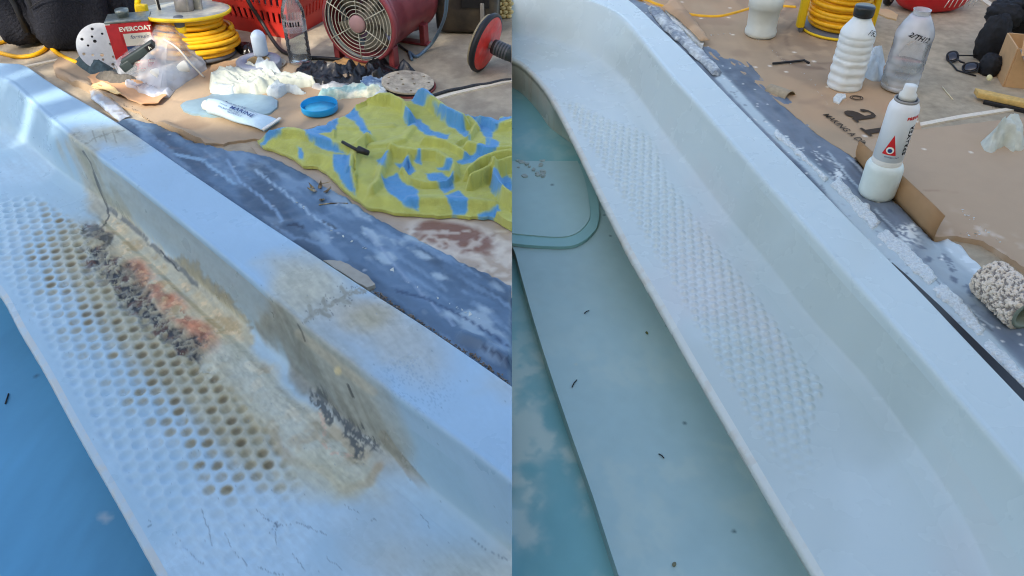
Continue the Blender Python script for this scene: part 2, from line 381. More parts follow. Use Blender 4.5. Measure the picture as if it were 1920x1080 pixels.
def paint_left(V, dimples=True):
    x, y, z = V.T; u, v = PX(x, y, z); n = len(x); xo, yo = x, y; x = x + .8 * z; y = y - .6 * z
    w1 = fb(x * 16, y * 16, 31) - .5; w2 = fb(x * 16, y * 16, 57) - .5; uu = u + 46 * w1; vv = v + 46 * w2
    f1 = fb(x * 70, y * 70, 71, 4); f2 = fb(x * 9, y * 9, 15); f3 = fb(x * 220, y * 220, 90, 3)
    c = np.repeat(alb(GEL)[None], n, 0) * (1 + .14 * (f2 - .5) + .05 * (f3 - .5))[:, None]
    c = mixc(c, (160, 198, 238), .9 * ss(-.06, -.1, z)); c = mixc(c, (128, 174, 216), .35 * ss(.5, .68, fb(x * 5, y * 5, 18)) * (z < -.02))  # bench painted lighter to make up for the sky light it loses
    # cloudy polishing haze
    c = mixc(c, (160, 172, 176), .42 * ss(.5, .75, fb(x * 7 + 3, y * 7, 28)) * ss(700, 1000, u + (v - 700) * .6))
    c = mixc(c, (158, 172, 172), .7 * ss(980, 1080, v + .0 * u) * blob(uu, vv, 900, 1060, 260, 90, 30, .8))
    # haze along the crease and up the wall
    c = mixc(c, (152, 158, 150), .8 * (1 - ss(8, 34, dseg(uu, vv, [(138, 262), (160, 300), (178, 350), (200, 400), (235, 428)]))))
    c = mixc(c, (128, 136, 122), .65 * (1 - ss(4, 17, dseg(uu, vv, [(150, 275), (172, 310), (190, 350), (222, 380), (248, 405)]))))
    c = mixc(c, (150, 165, 170), .65 * blob(uu, vv, 215, 330, 30, 70, -25, .8) * (z < .01))
    c = mixc(c, (140, 160, 175), .6 * (1 - ss(10, 60, dseg(u, v, [(260, 370), (420, 510), (560, 640)]))) * (z < .008) * (z > -.095))
    # wall, brown grey haze right of the lower hole
    wall = (z < .012) & (z > -.104)
    c = mixc(c, (148, 162, 170), .9 * (1 - ss(10, 78, dseg(uu, vv, [(545, 585), (590, 640), (640, 700), (680, 765), (712, 840)]))))
    c = mixc(c, (116, 128, 134), .9 * (1 - ss(2, 50, dseg(uu, vv, [(520, 600), (560, 650), (610, 710), (650, 760), (690, 815)]))) * ss(.30, .6, f1 * .3 + .7 * fb(x * 14, y * 14, 3)))
    fe = sdf(u + 34 * (fb(u * .02 + v * .10, v * .01, 7) - .5), v + 34 * (fb(u * .11, v * .02, 9) - .5), [(318, 480), (345, 478), (372, 490), (405, 530), (438, 560), (470, 620), (468, 650), (440, 640), (400, 580), (350, 520)]); c = mixc(c, (126, 138, 146), .8 * ss(-3, 5, fe)); c = mixc(c, (150, 152, 134), .6 * ss(2, 14, fe))
    c = mixc(c, (122, 132, 136), .75 * (1 - ss(4, 22, dseg(uu, vv, [(490, 610), (540, 670), (600, 745), (660, 800)]))))
    c = mixc(c, (132, 142, 146), .85 * (1 - ss(7, 11, dseg(u + 8 * (f1 - .5), v, [(718, 815), (742, 850), (770, 885), (800, 920)]))) * ss(1., .6, (v - 800) / 130))
    # rim stains
    c = mixc(c, (160, 172, 170), .8 * blob(uu, vv, 205, 262, 62, 26, 10, .7))
    c = mixc(c, (166, 176, 172), .85 * blob(uu, vv, 578, 525, 72, 52, 20, .65))
    c = mixc(c, (158, 162, 155), .9 * blob(uu, vv, 680, 590, 62, 34, 12, .8)); c = mixc(c, (160, 172, 178), .7 * blob(uu, vv, 745, 640, 90, 45, 28, .8))
    c = mixc(c, (150, 156, 148), .8 * blob(uu, vv, 688, 600, 34, 18, 5, .8))
    c = mixc(c, (172, 178, 176), .5 * (1 - ss(4, 12, dseg(u, v, [(560, 625), (640, 690), (700, 735)]))))
    g = dseg(u + 14 * (f1 - .5), v + 14 * (f3 - .5), [(570, 602), (592, 585), (612, 578), (634, 563), (662, 548), (680, 545)])
    g = np.minimum(g, dseg(u + 10 * (f1 - .5), v, [(585, 592), (582, 574)])); g = np.minimum(g, dseg(u, v + 8 * (f1 - .5), [(600, 583), (618, 592)]))
    g = np.minimum(g, dseg(u + 10 * (f1 - .5), v, [(612, 578), (606, 560)])); g = np.minimum(g, dseg(u, v + 9 * (f1 - .5), [(634, 563), (655, 568)])); g = np.minimum(g, dseg(u, v + 8 * (f3 - .5), [(650, 552), (640, 540)]))
    c = mixc(c, (126, 136, 138), .8 * (1 - ss(2.0, 6.0, g))); c = mixc(c, (62, 74, 92), .6 * (1 - ss(.5, 1.8, np.abs(g - 7))) * (f3 > .62) * (g < 12))
    g = dseg(u + 6 * (f1 - .5), v + 6 * (f3 - .5), [(160, 270), (180, 258), (205, 250), (235, 244)])
    for a in (176, 196, 214): g = np.minimum(g, dseg(u, v + 5 * (f1 - .5), [(a - 3, 246), (a + 4, 266)]))
    c = mixc(c, (108, 116, 112), .6 * (1 - ss(.5, 2.2, g)))
    # the burn: cream laminate, orange scorch, char
    bs = sdf(u + 16 * (f1 - .5), v + 16 * (f3 - .5), BURN)
    c = mixc(c, (172, 182, 178), .95 * ss(-14, 2, bs)); c = mixc(c, (186, 186, 168), .75 * ss(-4, 14, bs) * ss(.3, .6, fb(x * 30, y * 30, 61)))
    c = mixc(c, (160, 144, 108), .55 * ss(0, 20, bs) * ss(.52, .68, fb(x * 40, y * 40, 66))); c = mixc(c, (205, 200, 182), .7 * ss(0, 14, bs) * ss(.58, .7, f1))
    c = mixc(c, (92, 104, 116), .85 * (1 - ss(2, 7, dseg(u + 10 * (f1 - .5), v, [(208, 392), (232, 412), (256, 432), (278, 452), (300, 474), (340, 505), (380, 545)]))) * ss(.3, .5, fb(x * 50, y * 50, 6)))  # grey line paints in the shadow of the peeled edge
    d = dseg(uu * .4 + u * .6, vv * .4 + v * .6, [(252, 508), (280, 534), (316, 566), (350, 600), (378, 630), (398, 660)])
    c = mixc(c, (184, 124, 100), .85 * (1 - ss(6, 30, d)) * ss(.30, .56, fb(x * 26, y * 26, 83))); c = mixc(c, (138, 88, 72), .7 * (1 - ss(6, 18, d)) * ss(.5, .6, f1)); c = mixc(c, (214, 186, 160), .7 * (1 - ss(6, 22, d)) * ss(.56, .68, fb(x * 90, y * 90, 44)))
    hal = dseg(uu, vv, [(178, 455), (212, 512), (240, 545), (270, 580), (300, 612), (330, 640), (362, 662), (388, 690)]); c = mixc(c, (112, 110, 100), .62 * (1 - ss(14, 52, hal)) * (z < -.08) * ss(.2, .5, f1)); c = mixc(c, (84, 80, 76), .55 * (1 - ss(8, 30, hal)) * (z < -.08))
    ch = char_mask(u, v, xo, yo); chc = alb((40, 44, 52))[None] * (1 - ss(.5, .6, fb(x * 60, y * 60, 19)))[:, None] + alb((78, 62, 58))[None] * ss(.5, .6, fb(x * 60, y * 60, 19))[:, None]; chc = chc * (.7 + .9 * f1)[:, None]; ch = ch * (.62 + .38 * ss(.35, .6, fb(xo * 120, yo * 120, 303, 4))); c = c * (1 - ch[:, None]) + chc * ch[:, None]
    # second hole and the pale patch below
    lp = dseg(uu, vv, [(420, 690), (480, 735), (545, 790), (600, 835), (655, 880)]); lm = 1 - ss(34, 62, lp)
    c = mixc(c, (174, 190, 194), .92 * lm); c = mixc(c, (160, 160, 148), .7 * lm * ss(.5, .66, fb(x * 22, y * 22, 101))); c = mixc(c, (192, 204, 206), .7 * lm * ss(.55, .7, fb(x * 34, y * 34, 107)))
    c = mixc(c, (156, 152, 138), .7 * (1 - ss(3, 13, dseg(uu, vv, [(480, 790), (520, 835), (570, 880), (640, 915), (690, 905), (705, 870)]))))
    c = mixc(c, (170, 182, 176), .8 * blob(uu, vv, 600, 900, 95, 40, 10, .6))
    e = np.minimum(dseg(uu, v, [(594, 742), (604, 765), (618, 790)]), dseg(u, vv, [(628, 775), (652, 800), (668, 822), (676, 850)])); e = np.minimum(e, dseg(uu, vv, [(664, 805), (690, 830)]))
    c = mixc(c, (72, 86, 100), .9 * (1 - ss(.5, 1.25, e / np.maximum(11 + 44 * (f1 - .5), 2))) * ss(.3, .46, f3)); c = mixc(c, (190, 182, 180), .8 * (1 - ss(2, 6, dseg(u + 12 * (f3 - .5), v, [(600, 770), (610, 800), (606, 830), (624, 850), (660, 855)]))) * (f3 > .45))
    c = mixc(c, (196, 198, 176), .9 * blob(u + 8 * (f3 - .5), v, 634, 695, 7, 8)); c = mixc(c, (70, 76, 84), .7 * (1 - ss(1, 2.2, dseg(u, v, [(558, 608), (566, 622), (572, 640)]))))
    # dark crack lines
    for L_, wd in (([(155, 283), (170, 305), (180, 335), (190, 360), (203, 392), (203, 412), (190, 428), (165, 434), (148, 430)], 1.0), ([(300, 470), (320, 490), (335, 508)], .9), ([(652, 720), (662, 745)], .3)):
        c = mixc(c, (58, 66, 76), .85 * (1 - ss(wd, wd + 1.3, dseg(u + 7 * (f1 - .5), v, L_))))
    if dimples:
        dd, h, h2 = lattice(xo, yo, 31, .0262); inz = ss(-8, 10, sdf(u, v, ZONE_L))
        R = dseg(u, v, [(150, 470), (215, 560), (300, 660), (390, 740), (470, 830)]); near = (1 - ss(30, 150, R + 50 * (h - .5) + 40 * (fb(x * 8, y * 8, 2) - .5)))
        net = (1 - ss(20, 80, R)) * (z < -.09); c = mixc(c, (158, 166, 156), .85 * net * (1 - ch))
        inn = (1 - ss(.26, .46, dd)); c = mixc(c, (146, 148, 126), .9 * inz * inn * np.clip(near * 1.4, 0, 1) * (.4 + .6 * h2) * (1 - ch) * ss(.2, .5, f1)); c = mixc(c, (108, 108, 90), .85 * inz * (1 - ss(.16, .40, dd + .12 * (f1 - .5))) * np.clip(near * 1.3 - .35, 0, 1) * (.35 + .65 * h2) * (1 - ch))
        c = mixc(c, (84, 76, 60), .45 * inz * (1 - ss(.08, .30, np.hypot(dd - .08, 0))) * ss(.72, .95, near * h2 * 1.25) * (1 - ch))
        gap_ = inz * ss(.34, .5, dd) * (1 - ch); c = mixc(c, (170, 204, 240), .30 * gap_ * (1 - near))
    # scratches, hair cracks and flecks on the lower bench
    for L_ in ([(378, 955), (392, 990), (398, 1022)], [(480, 955), (500, 972), (520, 985)], [(520, 985), (560, 982), (590, 992), (612, 1005)], [(505, 1000), (520, 975), (516, 1020)], [(345, 1028), (372, 1050), (384, 1062)], [(440, 1035), (462, 1060)], [(483, 1062), (500, 1072)], [(548, 1035), (566, 1060), (572, 1072)], [(610, 1045), (640, 1068)], [(695, 980), (700, 972), (708, 976)], [(788, 965), (800, 980), (806, 990)], [(645, 948), (662, 955), (675, 965)], [(880, 1005), (910, 1030), (950, 1050)], [(278, 990), (285, 985)], [(281, 974), (284, 982)], [(500, 1072), (530, 1078)], [(420, 1000), (436, 1030)]):
        c = mixc(c, (66, 88, 122), .5 * (1 - ss(.3, 1.5, dseg(u + 9 * (f1 - .5), v + 9 * (f3 - .5), L_))))
    spk = (fb(x * 300, y * 300, 77, 2) > .91); c = mixc(c, (96, 124, 160), spk * .5)
    # the stains are mottled and streaked down the slope
    base_ = alb(GEL)[None]; sat_ = np.clip(np.abs(c - base_).sum(1) * 2.2, 0, 1); st_n = fb(u * .035 + v * .03, (u * .7 - v * .7) * .16, 201, 4); fine = fb(xo * 150, yo * 150 + z * 120, 205, 4)
    c = c * (1 + sat_ * (.40 * (st_n - .5) + .30 * (fine - .5)))[:, None]
    # fine crazing on the outer rim
    c = mixc(c, (110, 145, 190), .45 * blob(u, v, 780, 720, 70, 50, 30) * (ridge(x * 260, y * 260, 5) > .8))
    return c
GELR = (178, 205, 228)
def paint_right(V):
    x, y, z = V.T; u, v = PX(x, y, z); n = len(x)
    c = np.repeat(alb(GELR)[None], n, 0) * (1 + .07 * (fb(x * 4, y * 4, 41) - .5))[:, None]
    c = mixc(c, (150, 172, 182), .35 * ss(.5, .7, fb(x * 3 + 2, y * 3, 12)) * (z < 0))
    c = mixc(c, (190, 196, 214), .35 * ss(.52, .72, fb(x * 5 + 9, y * 2.5, 13)) * (z < -.05))
    c = mixc(c, (200, 196, 180), .5 * (1 - ss(2, 14, dseg(u, v, [(1000, 150), (1025, 175), (1042, 205)]))))
    spk = (fb(x * 260, y * 260, 177, 2) > .93); c = mixc(c, (140, 165, 180), spk * .3)

    return c

def build_shell(name, A, B, C, D, ns, side, paint, relief, m, label, m_under, undercut):
    a, b, cc, d = shell_curves(A, B, C, D, ns)
    for q_ in (d, b, cc):
        k_ = 45
        for j_ in (0, 1):
            w0 = np.pad(q_[:, j_], k_ // 2, 'reflect', reflect_type='odd'); q_[:, j_] = np.convolve(w0, np.ones(k_) / k_, 'valid')
    root = empty(name, (0, 0, 0), label=label, cat='pool')
    def prof(p, q, za, zb, n, fz=lambda t: t, fx=lambda t: t):
        t = np.linspace(0, 1, n); P = np.zeros((ns, n, 3))
        P[:, :, :2] = p[:, None] * (1 - fx(t))[None, :, None] + q[:, None] * fx(t)[None, :, None]; P[:, :, 2] = za + (zb - za) * fz(t)[None]
        return P
    nrm = (a - b) / np.maximum(np.hypot(*(a - b).T), 1e-6)[:, None]
    t = np.linspace(0, 1, 7) * math.pi / 2     # outer nosing of the rim
    nose = np.zeros((ns, 9, 3)); r = .006
    for k in range(7): nose[:, 8 - k, :2] = a + nrm * r * math.sin(t[k]) - nrm * r; nose[:, 8 - k, 2] = Z_RIM - r + r * math.cos(t[k])
    nose[:, 1, :2] = a; nose[:, 1, 2] = Z_RIM - .012; nose[:, 0, :2] = a; nose[:, 0, 2] = -.03
    nose[:, 2] = (nose[:, 1] + nose[:, 3]) / 2
    # the bullnose between rim and wall, B is its crest
    bb = b + nrm * .010; w_ = cc - b; wn = w_ / np.maximum(np.hypot(*w_.T), 1e-6)[:, None]
    rim = prof(a - nrm * r, bb, Z_RIM, Z_B + .002, 60)
    P = np.concatenate([nose, rim[:, 1:]], 1)
    patch('rim', P, m, side, paint, root)
    # wall: rounded top, straight run, cove at the foot, running on to the bench
    tw = np.linspace(0, 1, 90)
    din = d - cc; dn = din / np.maximum(np.hypot(*din.T), 1e-6)[:, None]
    foot = cc + dn * .03
    p0, p1, p2, p3 = bb, b - nrm * .004 , cc, foot
    # polyline in the section: (position, height), rounded by repeated averaging
    ctrl = [(p0, Z_B + .002), (p1, Z_B + .0035), (b + (cc - b) * .16 , Z_B - .014), (b + (cc - b) * .8, Z_C + .020), (cc, Z_C + .004), (foot, Z_C - .0005)]
    key = np.array([0, .14, .24, .74, .88, 1.])
    X = np.stack([q for q, _ in ctrl], 1); Z = np.array([z for _, z in ctrl])
    P = np.zeros((ns, 90, 3))
    for k in range(2): P[:, :, k] = np.stack([np.interp(tw, key, X[i, :, k]) for i in range(ns)])
    P[:, :, 2] = np.interp(tw, key, Z)[None]
    K = 13
    for k in range(3):
        q = np.pad(P[:, :, k], ((0, 0), (K // 2, K // 2)), 'reflect', reflect_type='odd'); P[:, :, k] = sum(q[:, i:i + 90] for i in range(K)) / K
    cen = P.copy()
    if side < 0:
        x, y = P[:, :, 0], P[:, :, 1]; u, v = PX(x, y, P[:, :, 2]); sw = .006 * ss(.45, .7, fb(x * 20, y * 20, 3)) * (1 - ss(20, 60, dseg(u, v, [(520, 600), (600, 700), (690, 820)])))
        P[:, :, 2] += sw * np.sin(tw * math.pi)[None]
    patch('side_wall', P, m, side, paint, root)
    nb = 230; lip = d - dn * .012
    Q = prof(foot, lip, Z_C - .0005, Z_D + .0015, nb)
    x, y = Q[:, :, 0], Q[:, :, 1]; u, v = PX(x, y, Q[:, :, 2]); tb = np.linspace(0, 1, nb)[None]
    Q[:, :, 2] += relief(x.ravel(), y.ravel(), u.ravel(), v.ravel()).reshape(x.shape) * ss(0, .05, tb) * ss(1, .97, tb)
    patch('bench', Q, m, side, paint if side > 0 else (lambda V: paint_left(V)), root)
    # lip and undercut
    E = np.zeros((ns, 12, 3)); r2 = .007; tz = np.linspace(0, math.pi / 2, 7)
    for k in range(7): E[:, k, :2] = lip + dn * (.012 - r2) * 1.0 + dn * r2 * math.sin(tz[k]) if k else lip; E[:, k, 2] = Z_D - r2 + r2 * math.cos(tz[k]) if k else Z_D + .0015
    jag = (.0008 * (vn(np.arange(ns) * .35, 0 * np.arange(ns), 3) - .5))[:, None]
    E[:, 7, :2] = d + dn * jag; E[:, 7, 2] = Z_D - .011
    E[:, 8, :2] = d - dn * .003 + dn * jag; E[:, 8, 2] = Z_D - .013
    uc = undercut(d)[:, None]
    E[:, 9, :2] = d - dn * uc; E[:, 9, 2] = Z_D - .02
    E[:, 10, :2] = d - dn * uc; E[:, 10, 2] = -.25; E[:, 11, :2] = d - dn * uc; E[:, 11, 2] = -.6
    patch('bench_edge', E, m_under, side, lambda V: edge_col(V, side), root)
    return root, a, d
def edge_col(V, side):
    x, y, z = V.T; n = len(x); f = fb(x * 60, y * 60, 8)
    c = np.repeat(alb((160, 192, 228) if side < 0 else (190, 210, 226))[None], n, 0) * (1 + .08 * (f - .5))[:, None]
    c = mixc(c, (180, 184, 186), .35 * ss(.5, .65, f)); return c
rootL, aL, dL = build_shell('pool_shell', LA, LB, LC, LD, 900, -1, paint_left, bench_relief_l, M_gel,
    'burnt and cracked pale blue fiberglass pool shell with a charred dimpled bench', M_gel, lambda d: np.full(len(d), .05))
rootR, aR, dR = build_shell('pool_shell', RA, RB, RC, RD, 820, 1, paint_right, bench_relief_r, M_gel_r,
    'freshly repaired smooth glossy white fiberglass pool shell with a clean dimpled bench', M_gel_r,
    lambda d: .055 * ss(2.12, 1.9, d[:, 1]))

# ---- decks (thick slabs, outline follows the rim)
def slab(name, outline, z, th, m, **kw):
    bm = bmesh.new(); vs = [bm.verts.new((p[0], p[1], z)) for p in outline]; f = bm.faces.new(vs)
    if f.normal.z < 0: f.normal_flip()
    r = bmesh.ops.extrude_face_region(bm, geom=[f]); 
    for q in r['geom']:
        if isinstance(q, bmesh.types.BMVert): q.co.z -= th
    bmesh.ops.recalc_face_normals(bm, faces=bm.faces); bmesh.ops.triangulate(bm, faces=[f for f in bm.faces if len(f.verts) > 4])
    bm.verts.index_update(); V = [tuple(v.co) for v in bm.verts]; F = [tuple(v.index for v in f.verts) for f in bm.faces]; bm.free()
    return mk(name, (V, F), m, smooth=False, **kw)
k = (aL[:, 0] < 0) ; pa = aL[k][::12]; nl = np.array([-.008, -.008])
y0 = float(np.interp(0, aL[:, 0], aL[:, 1]))
slab('deck', [(-60, 60), (0, 60), (0, y0 - .01)] + [tuple(q + nl) for q in pa[::-1]] + [(-60, float(pa[0, 1]) )], 0, .25, M_conc_l, kind='structure')
k = (aR[:, 0] > 0) ; pr = aR[k][::12]
y1 = float(np.interp(0, aR[:, 0], aR[:, 1]))
slab('deck', [(0, y1), *[tuple(q + np.array([-.008, 0])) for q in pr], (float(pr[-1, 0]), -1.2), (60, -1.2), (60, 60), (0, 60)], 0, .25, M_conc_r, kind='structure')
# expansion joints in the decks
M_joint = mat('joint', (205, 208, 208), .6, var=.12, vs=40)
def strip(name, px, wd, m, z=.004, th=.003, **kw):
    P = [W(*q)[:2] for q in px]; V = []; F = []
    for i, q in enumerate(P):
        d = P[min(i + 1, len(P) - 1)] - P[max(i - 1, 0)]; d /= np.hypot(*d); n = np.array([-d[1], d[0]]) * wd / 2
        if abs(q[0]) < 1e-6: n = np.array([0, wd / 2 / max(abs(d[0]), .2)]) * (1 if n[1] > 0 else -1)
        V += [(*(q - n), z), (*(q + n), z), (*(q + n), z - th - .004), (*(q - n), z - th - .004)]
    for i in range(len(P) - 1):
        for k in range(4): F.append((i * 4 + k, i * 4 + (k + 1) % 4, i * 4 + 4 + (k + 1) % 4, i * 4 + 4 + k))
    F += [(3, 2, 1, 0), tuple(len(P) * 4 - 4 + k for k in range(4))]
    return mk(name, (V, F), m, smooth=False, **kw)
strip('expansion_joint', [(782, 197), (850, 177), (960, 152)], .014, M_joint, kind='structure')
strip('expansion_joint', [(20, 133), (60, 124), (112, 113)], .012, M_joint, kind='structure')
strip('expansion_joint', [(-60, 44), (20, 49), (110, 44)], .012, M_joint, kind='structure')
strip('expansion_joint', [(1712, 238), (1800, 221), (1925, 202), (2100, 174)], .014, M_joint, kind='structure')
strip('expansion_joint', [(1840, -2), (1925, 60), (2060, 150)], .02, M_joint, kind='structure')

# ---- pool floors
def floor_col_l(V):
    x, y, z = V.T; u, v = PX(x, y, z)
    c = np.repeat(alb((80, 148, 206))[None], len(x), 0) * (1 + .22 * (fb(x * 7, y * 3, 4) - .5) + .12 * (fb(x * 60, y * 9, 6) - .5) + .22 * (fb(x * 22 - y * 6, y * 5, 61) - .5))[:, None]
    c = mixc(c, (40, 66, 94), .7 * (fb(x * 380, y * 380, 5, 1) > .988)); c = mixc(c, (130, 180, 220), .6 * (fb(x * 330, y * 330, 15, 1) > .99))
    c = mixc(c, (150, 180, 215), .8 * blob(u + 20 * (fb(x * 90, y * 90, 3) - .5), v, 198, 971, 13, 8))
    return c
def flat(name, poly, z, m, colf, step, th=.05, parent=None, hf=None, **kw):
    poly = np.array(poly, float)
    P = []
    for a, b in zip(poly, np.roll(poly, -1, 0)):
        P.append(a)
    V, F = cdt(P, step); zz = np.full(len(V), z)
    if hf is not None: zz = zz + hf(V[:, 0], V[:, 1])
    V3 = np.c_[V[:, :2], zz]; n = len(V3); cnt = {}
    for f in F:
        for a, b in zip(f, f[1:] + f[:1]): cnt[(a, b)] = 1
    bd = [(a, b) for (a, b) in cnt if (b, a) not in cnt]; bi = sorted({i for q in bd for i in q}); mp = {i: n + k for k, i in enumerate(bi)}
    V4 = np.vstack([V3, [(V3[i, 0], V3[i, 1], z - th) for i in bi]]); F = F + [(b, a, mp[a], mp[b]) for a, b in bd]
    c = colf(V3); c = np.vstack([c, c[bi]])
    return mk(name, (V4, F), m, parent, col=c, sharp=40, **kw)
flat('pool_floor', [(-1.9, -.3), (0, -.3), (0, 1.0), (-.9, 1.75), (-1.9, 1.75)], -.235, M_floor_l, floor_col_l, .0085, parent=rootL)
def wet(x, y): return fb(x * 6 + 3 * fb(x * 5, y * 5, 2), y * 6, 7, 5)
def floor_col_r(base, cloud=0.):
    def f(V):
        x, y, z = V.T; u, v = PX(x, y, z); n = fb(x * 3.5, y * 3.5, 50)
        c = np.repeat(alb(base)[None], len(x), 0) * (1 + .16 * (n - .5) + .08 * (fb(x * 50, y * 50, 3) - .5))[:, None]
        if cloud:
            q = wet(x, y); r = ridge(x * 14 + 2 * q, y * 14, 5, 4)
            fq_ = fb(x * 45 + 4 * q, y * 30, 88, 5); m = (.8 * ss(.5, .85, r) * ss(.4, .65, q) + ss(.44, .7, q) * .7) * (.35 + 1.3 * ss(.35, .65, fq_))
            c = mixc(c, (176, 206, 220), cloud * np.clip(m, 0, 1) * (.25 + .75 * ss(560, 760, v + 60 * (n - .5))))
        c = mixc(c, (40, 76, 92), .8 * (fb(x * 330, y * 330, 25, 1) > .985)); c = mixc(c, (170, 196, 204), .6 * (fb(x * 290, y * 290, 35, 1) > .985))
        return c
    return f
# deepest part, tread, upper step
flat('pool_floor', [(0, -.4), (.7, -.4), (.6, 1.6), (.4, 2.62), (0, 2.62)], -.245, M_floor_r, floor_col_r((112, 174, 198), .9), .0075, parent=rootR, hf=lambda x, y: .048 * ss(1.78, 1.98, y))
zt = -.222
tr = [W(u, v, zt)[:2] for u, v in [(960, 372), (1010, 360), (1075, 352), (1140, 372), (1250, 540), (1400, 830), (1560, 1120), (1700, 1400)]] + [np.array((.55, -.35)), np.array((.2, -.2))] + [W(u, v, zt)[:2] for u, v in cr([(1240, 1300), (1198, 1180), (1160, 1080), (1112, 932), (1070, 812), (1032, 700), (1002, 605), (978, 520), (966, 474)], 3)] + [W(960, 462, zt)[:2]]
flat('step_tread', tr, zt, M_floor_r, floor_col_r((150, 190, 214), .35), .0065, parent=rootR, hf=lambda x, y: .0012 * fb(x * 30, y * 30, 2))
zs = -.2095
band = [(960, 262), (1000, 262), (1066, 270), (1098, 300), (1112, 345), (1123, 385), (1121, 420), (1108, 440), (1088, 455), (1060, 462), (1000, 460), (960, 456)]
def sm(pp, z): return [W(u, v, z)[:2] for u, v in pp[:1]] + [W(*q, z)[:2] for q in cr(pp, 5)[1:]]
zr = -.2125
flat('riser', sm(band, zr), zr, M_floor_r, floor_col_r((130, 184, 206), 0), .01, th=.008, parent=rootR)
topp = [(960, 300), (985, 284), (998, 275), (1066, 276), (1082, 300), (1096, 335), (1104, 375), (1106, 405), (1096, 424), (1078, 438), (1050, 444), (1000, 441), (960, 437)]
flat('upper_step', [W(*q, zs)[:2] for q in topp[:4]] + [W(*q, zs)[:2] for q in cr(topp[3:], 5)[1:]], zs, M_floor_r, floor_col_r((150, 194, 216), .2), .008, th=.003, parent=rootR)
# flaked coating on the upper step
Mfl = mat('coating_flake', (150, 176, 190), .5, var=.2, vs=30)
fl = []
for i in range(46):
    u_, v_ = random.uniform(962, 1022), random.uniform(270, 335)
    if v_ < 300 - (u_ - 960) * .55 and u_ < 1000: continue
    q = W(u_, v_, zs); r = random.uniform(.004, .010); n = random.randint(5, 8); a0 = random.random() * 6
    P = [(q[0] + r * math.cos(a0 + 6.283 * k / n) * random.uniform(.7, 1.1), q[1] + r * math.sin(a0 + 6.283 * k / n) * random.uniform(.7, 1.1)) for k in range(n)]
    h = random.uniform(.001, .004); fl.append(([(x, y, zs + h * random.uniform(.5, 1.3)) for x, y in P] + [(x, y, zs - .001) for x, y in P], [tuple(range(n))] + [(k, k + n, (k + 1) % n + n, (k + 1) % n) for k in range(n)]))
mk('coating_flake', join(fl), Mfl, smooth=False, kind='stuff')

# ---- unseen stucco block added behind the camera to shade the work area
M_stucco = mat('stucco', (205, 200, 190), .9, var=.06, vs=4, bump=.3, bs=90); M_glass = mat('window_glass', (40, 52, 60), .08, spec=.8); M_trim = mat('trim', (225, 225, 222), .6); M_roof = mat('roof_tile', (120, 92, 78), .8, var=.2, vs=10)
hs = empty('unseen_house', (0, -2.6, -.3), label='unseen pale stucco block added behind the camera to shade the pool', cat='unseen_house')
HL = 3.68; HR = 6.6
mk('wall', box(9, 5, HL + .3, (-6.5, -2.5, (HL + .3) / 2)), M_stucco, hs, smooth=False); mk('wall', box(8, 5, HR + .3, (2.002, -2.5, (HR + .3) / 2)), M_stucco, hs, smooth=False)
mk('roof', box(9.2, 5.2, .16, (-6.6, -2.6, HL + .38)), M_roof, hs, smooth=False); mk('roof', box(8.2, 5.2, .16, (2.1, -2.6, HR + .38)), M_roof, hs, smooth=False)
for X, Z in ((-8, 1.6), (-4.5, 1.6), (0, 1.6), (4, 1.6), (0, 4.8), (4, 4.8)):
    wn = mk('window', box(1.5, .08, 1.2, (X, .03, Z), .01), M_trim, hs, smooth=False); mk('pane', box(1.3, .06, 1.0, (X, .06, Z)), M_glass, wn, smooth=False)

# unseen tree, added so its crown dapples the sunlight on the far left deck
M_bark = mat('bark', (96, 82, 70), .9, var=.3, vs=14, bump=.6, bs=40); M_leafg = mat('tree_leaf', (70, 98, 46), .6, var=.3, vs=6)
tree = empty('unseen_tree', (-3.3, -1.6, -.9), label='unseen leafy tree added to dapple the sunlight on the deck', cat='tree')
mk('trunk', tube(cr([(0, 0, 0), (.05, .02, 1.2), (.2, .1, 2.4), (.6, .25, 3.3), (1.2, .45, 4.0)], 6), [.16 - .11 * k / 24 for k in range(25)], 12), M_bark, tree)
for (ex, ey, ez) in ((2.1, .3, 4.3), (1.6, 1.1, 4.5), (.9, -.3, 4.6), (1.7, -.2, 3.8)): mk('limb', tube(cr([(.5, .2, 3.2), ((.5 + ex) / 2, (ey + .2) / 2, (3.2 + ez) / 2 + .15), (ex, ey, ez)], 5), [.06 - .045 * k / 10 for k in range(11)], 8), M_bark, tree)
Vt_ = []; Ft_ = []; rt_ = random.Random(11); cl_ = []
for i in range(44):
    a_, r_, h_ = rt_.random() * 6.283, rt_.random() ** .5, rt_.uniform(-.4, .4); cl_.append((1.45 + 1.15 * r_ * math.cos(a_), .5 + 1.0 * r_ * math.sin(a_), 4.2 + h_, rt_.uniform(.14, .30)))
for (cx_, cy_, cz_, cr2) in cl_:
    for k in range(46):
        d_ = Vector((rt_.gauss(0, 1), rt_.gauss(0, 1), rt_.gauss(0, 1))).normalized() * cr2 * rt_.random() ** .4; p_ = Vector((cx_, cy_, cz_)) + d_
        a_ = Vector((rt_.gauss(0, 1), rt_.gauss(0, 1), rt_.gauss(0, .6))).normalized(); b_ = a_.cross(Vector((rt_.gauss(0, 1), rt_.gauss(0, 1), 2))).normalized(); l_ = rt_.uniform(.035, .06); n_ = len(Vt_)
        Vt_ += [tuple(p_ - a_ * l_), tuple(p_ + b_ * l_ * .5), tuple(p_ + a_ * l_), tuple(p_ - b_ * l_ * .5)]; Ft_.append((n_, n_ + 1, n_ + 2, n_ + 3))
mk('crown', (Vt_, Ft_), M_leafg, tree, smooth=False)
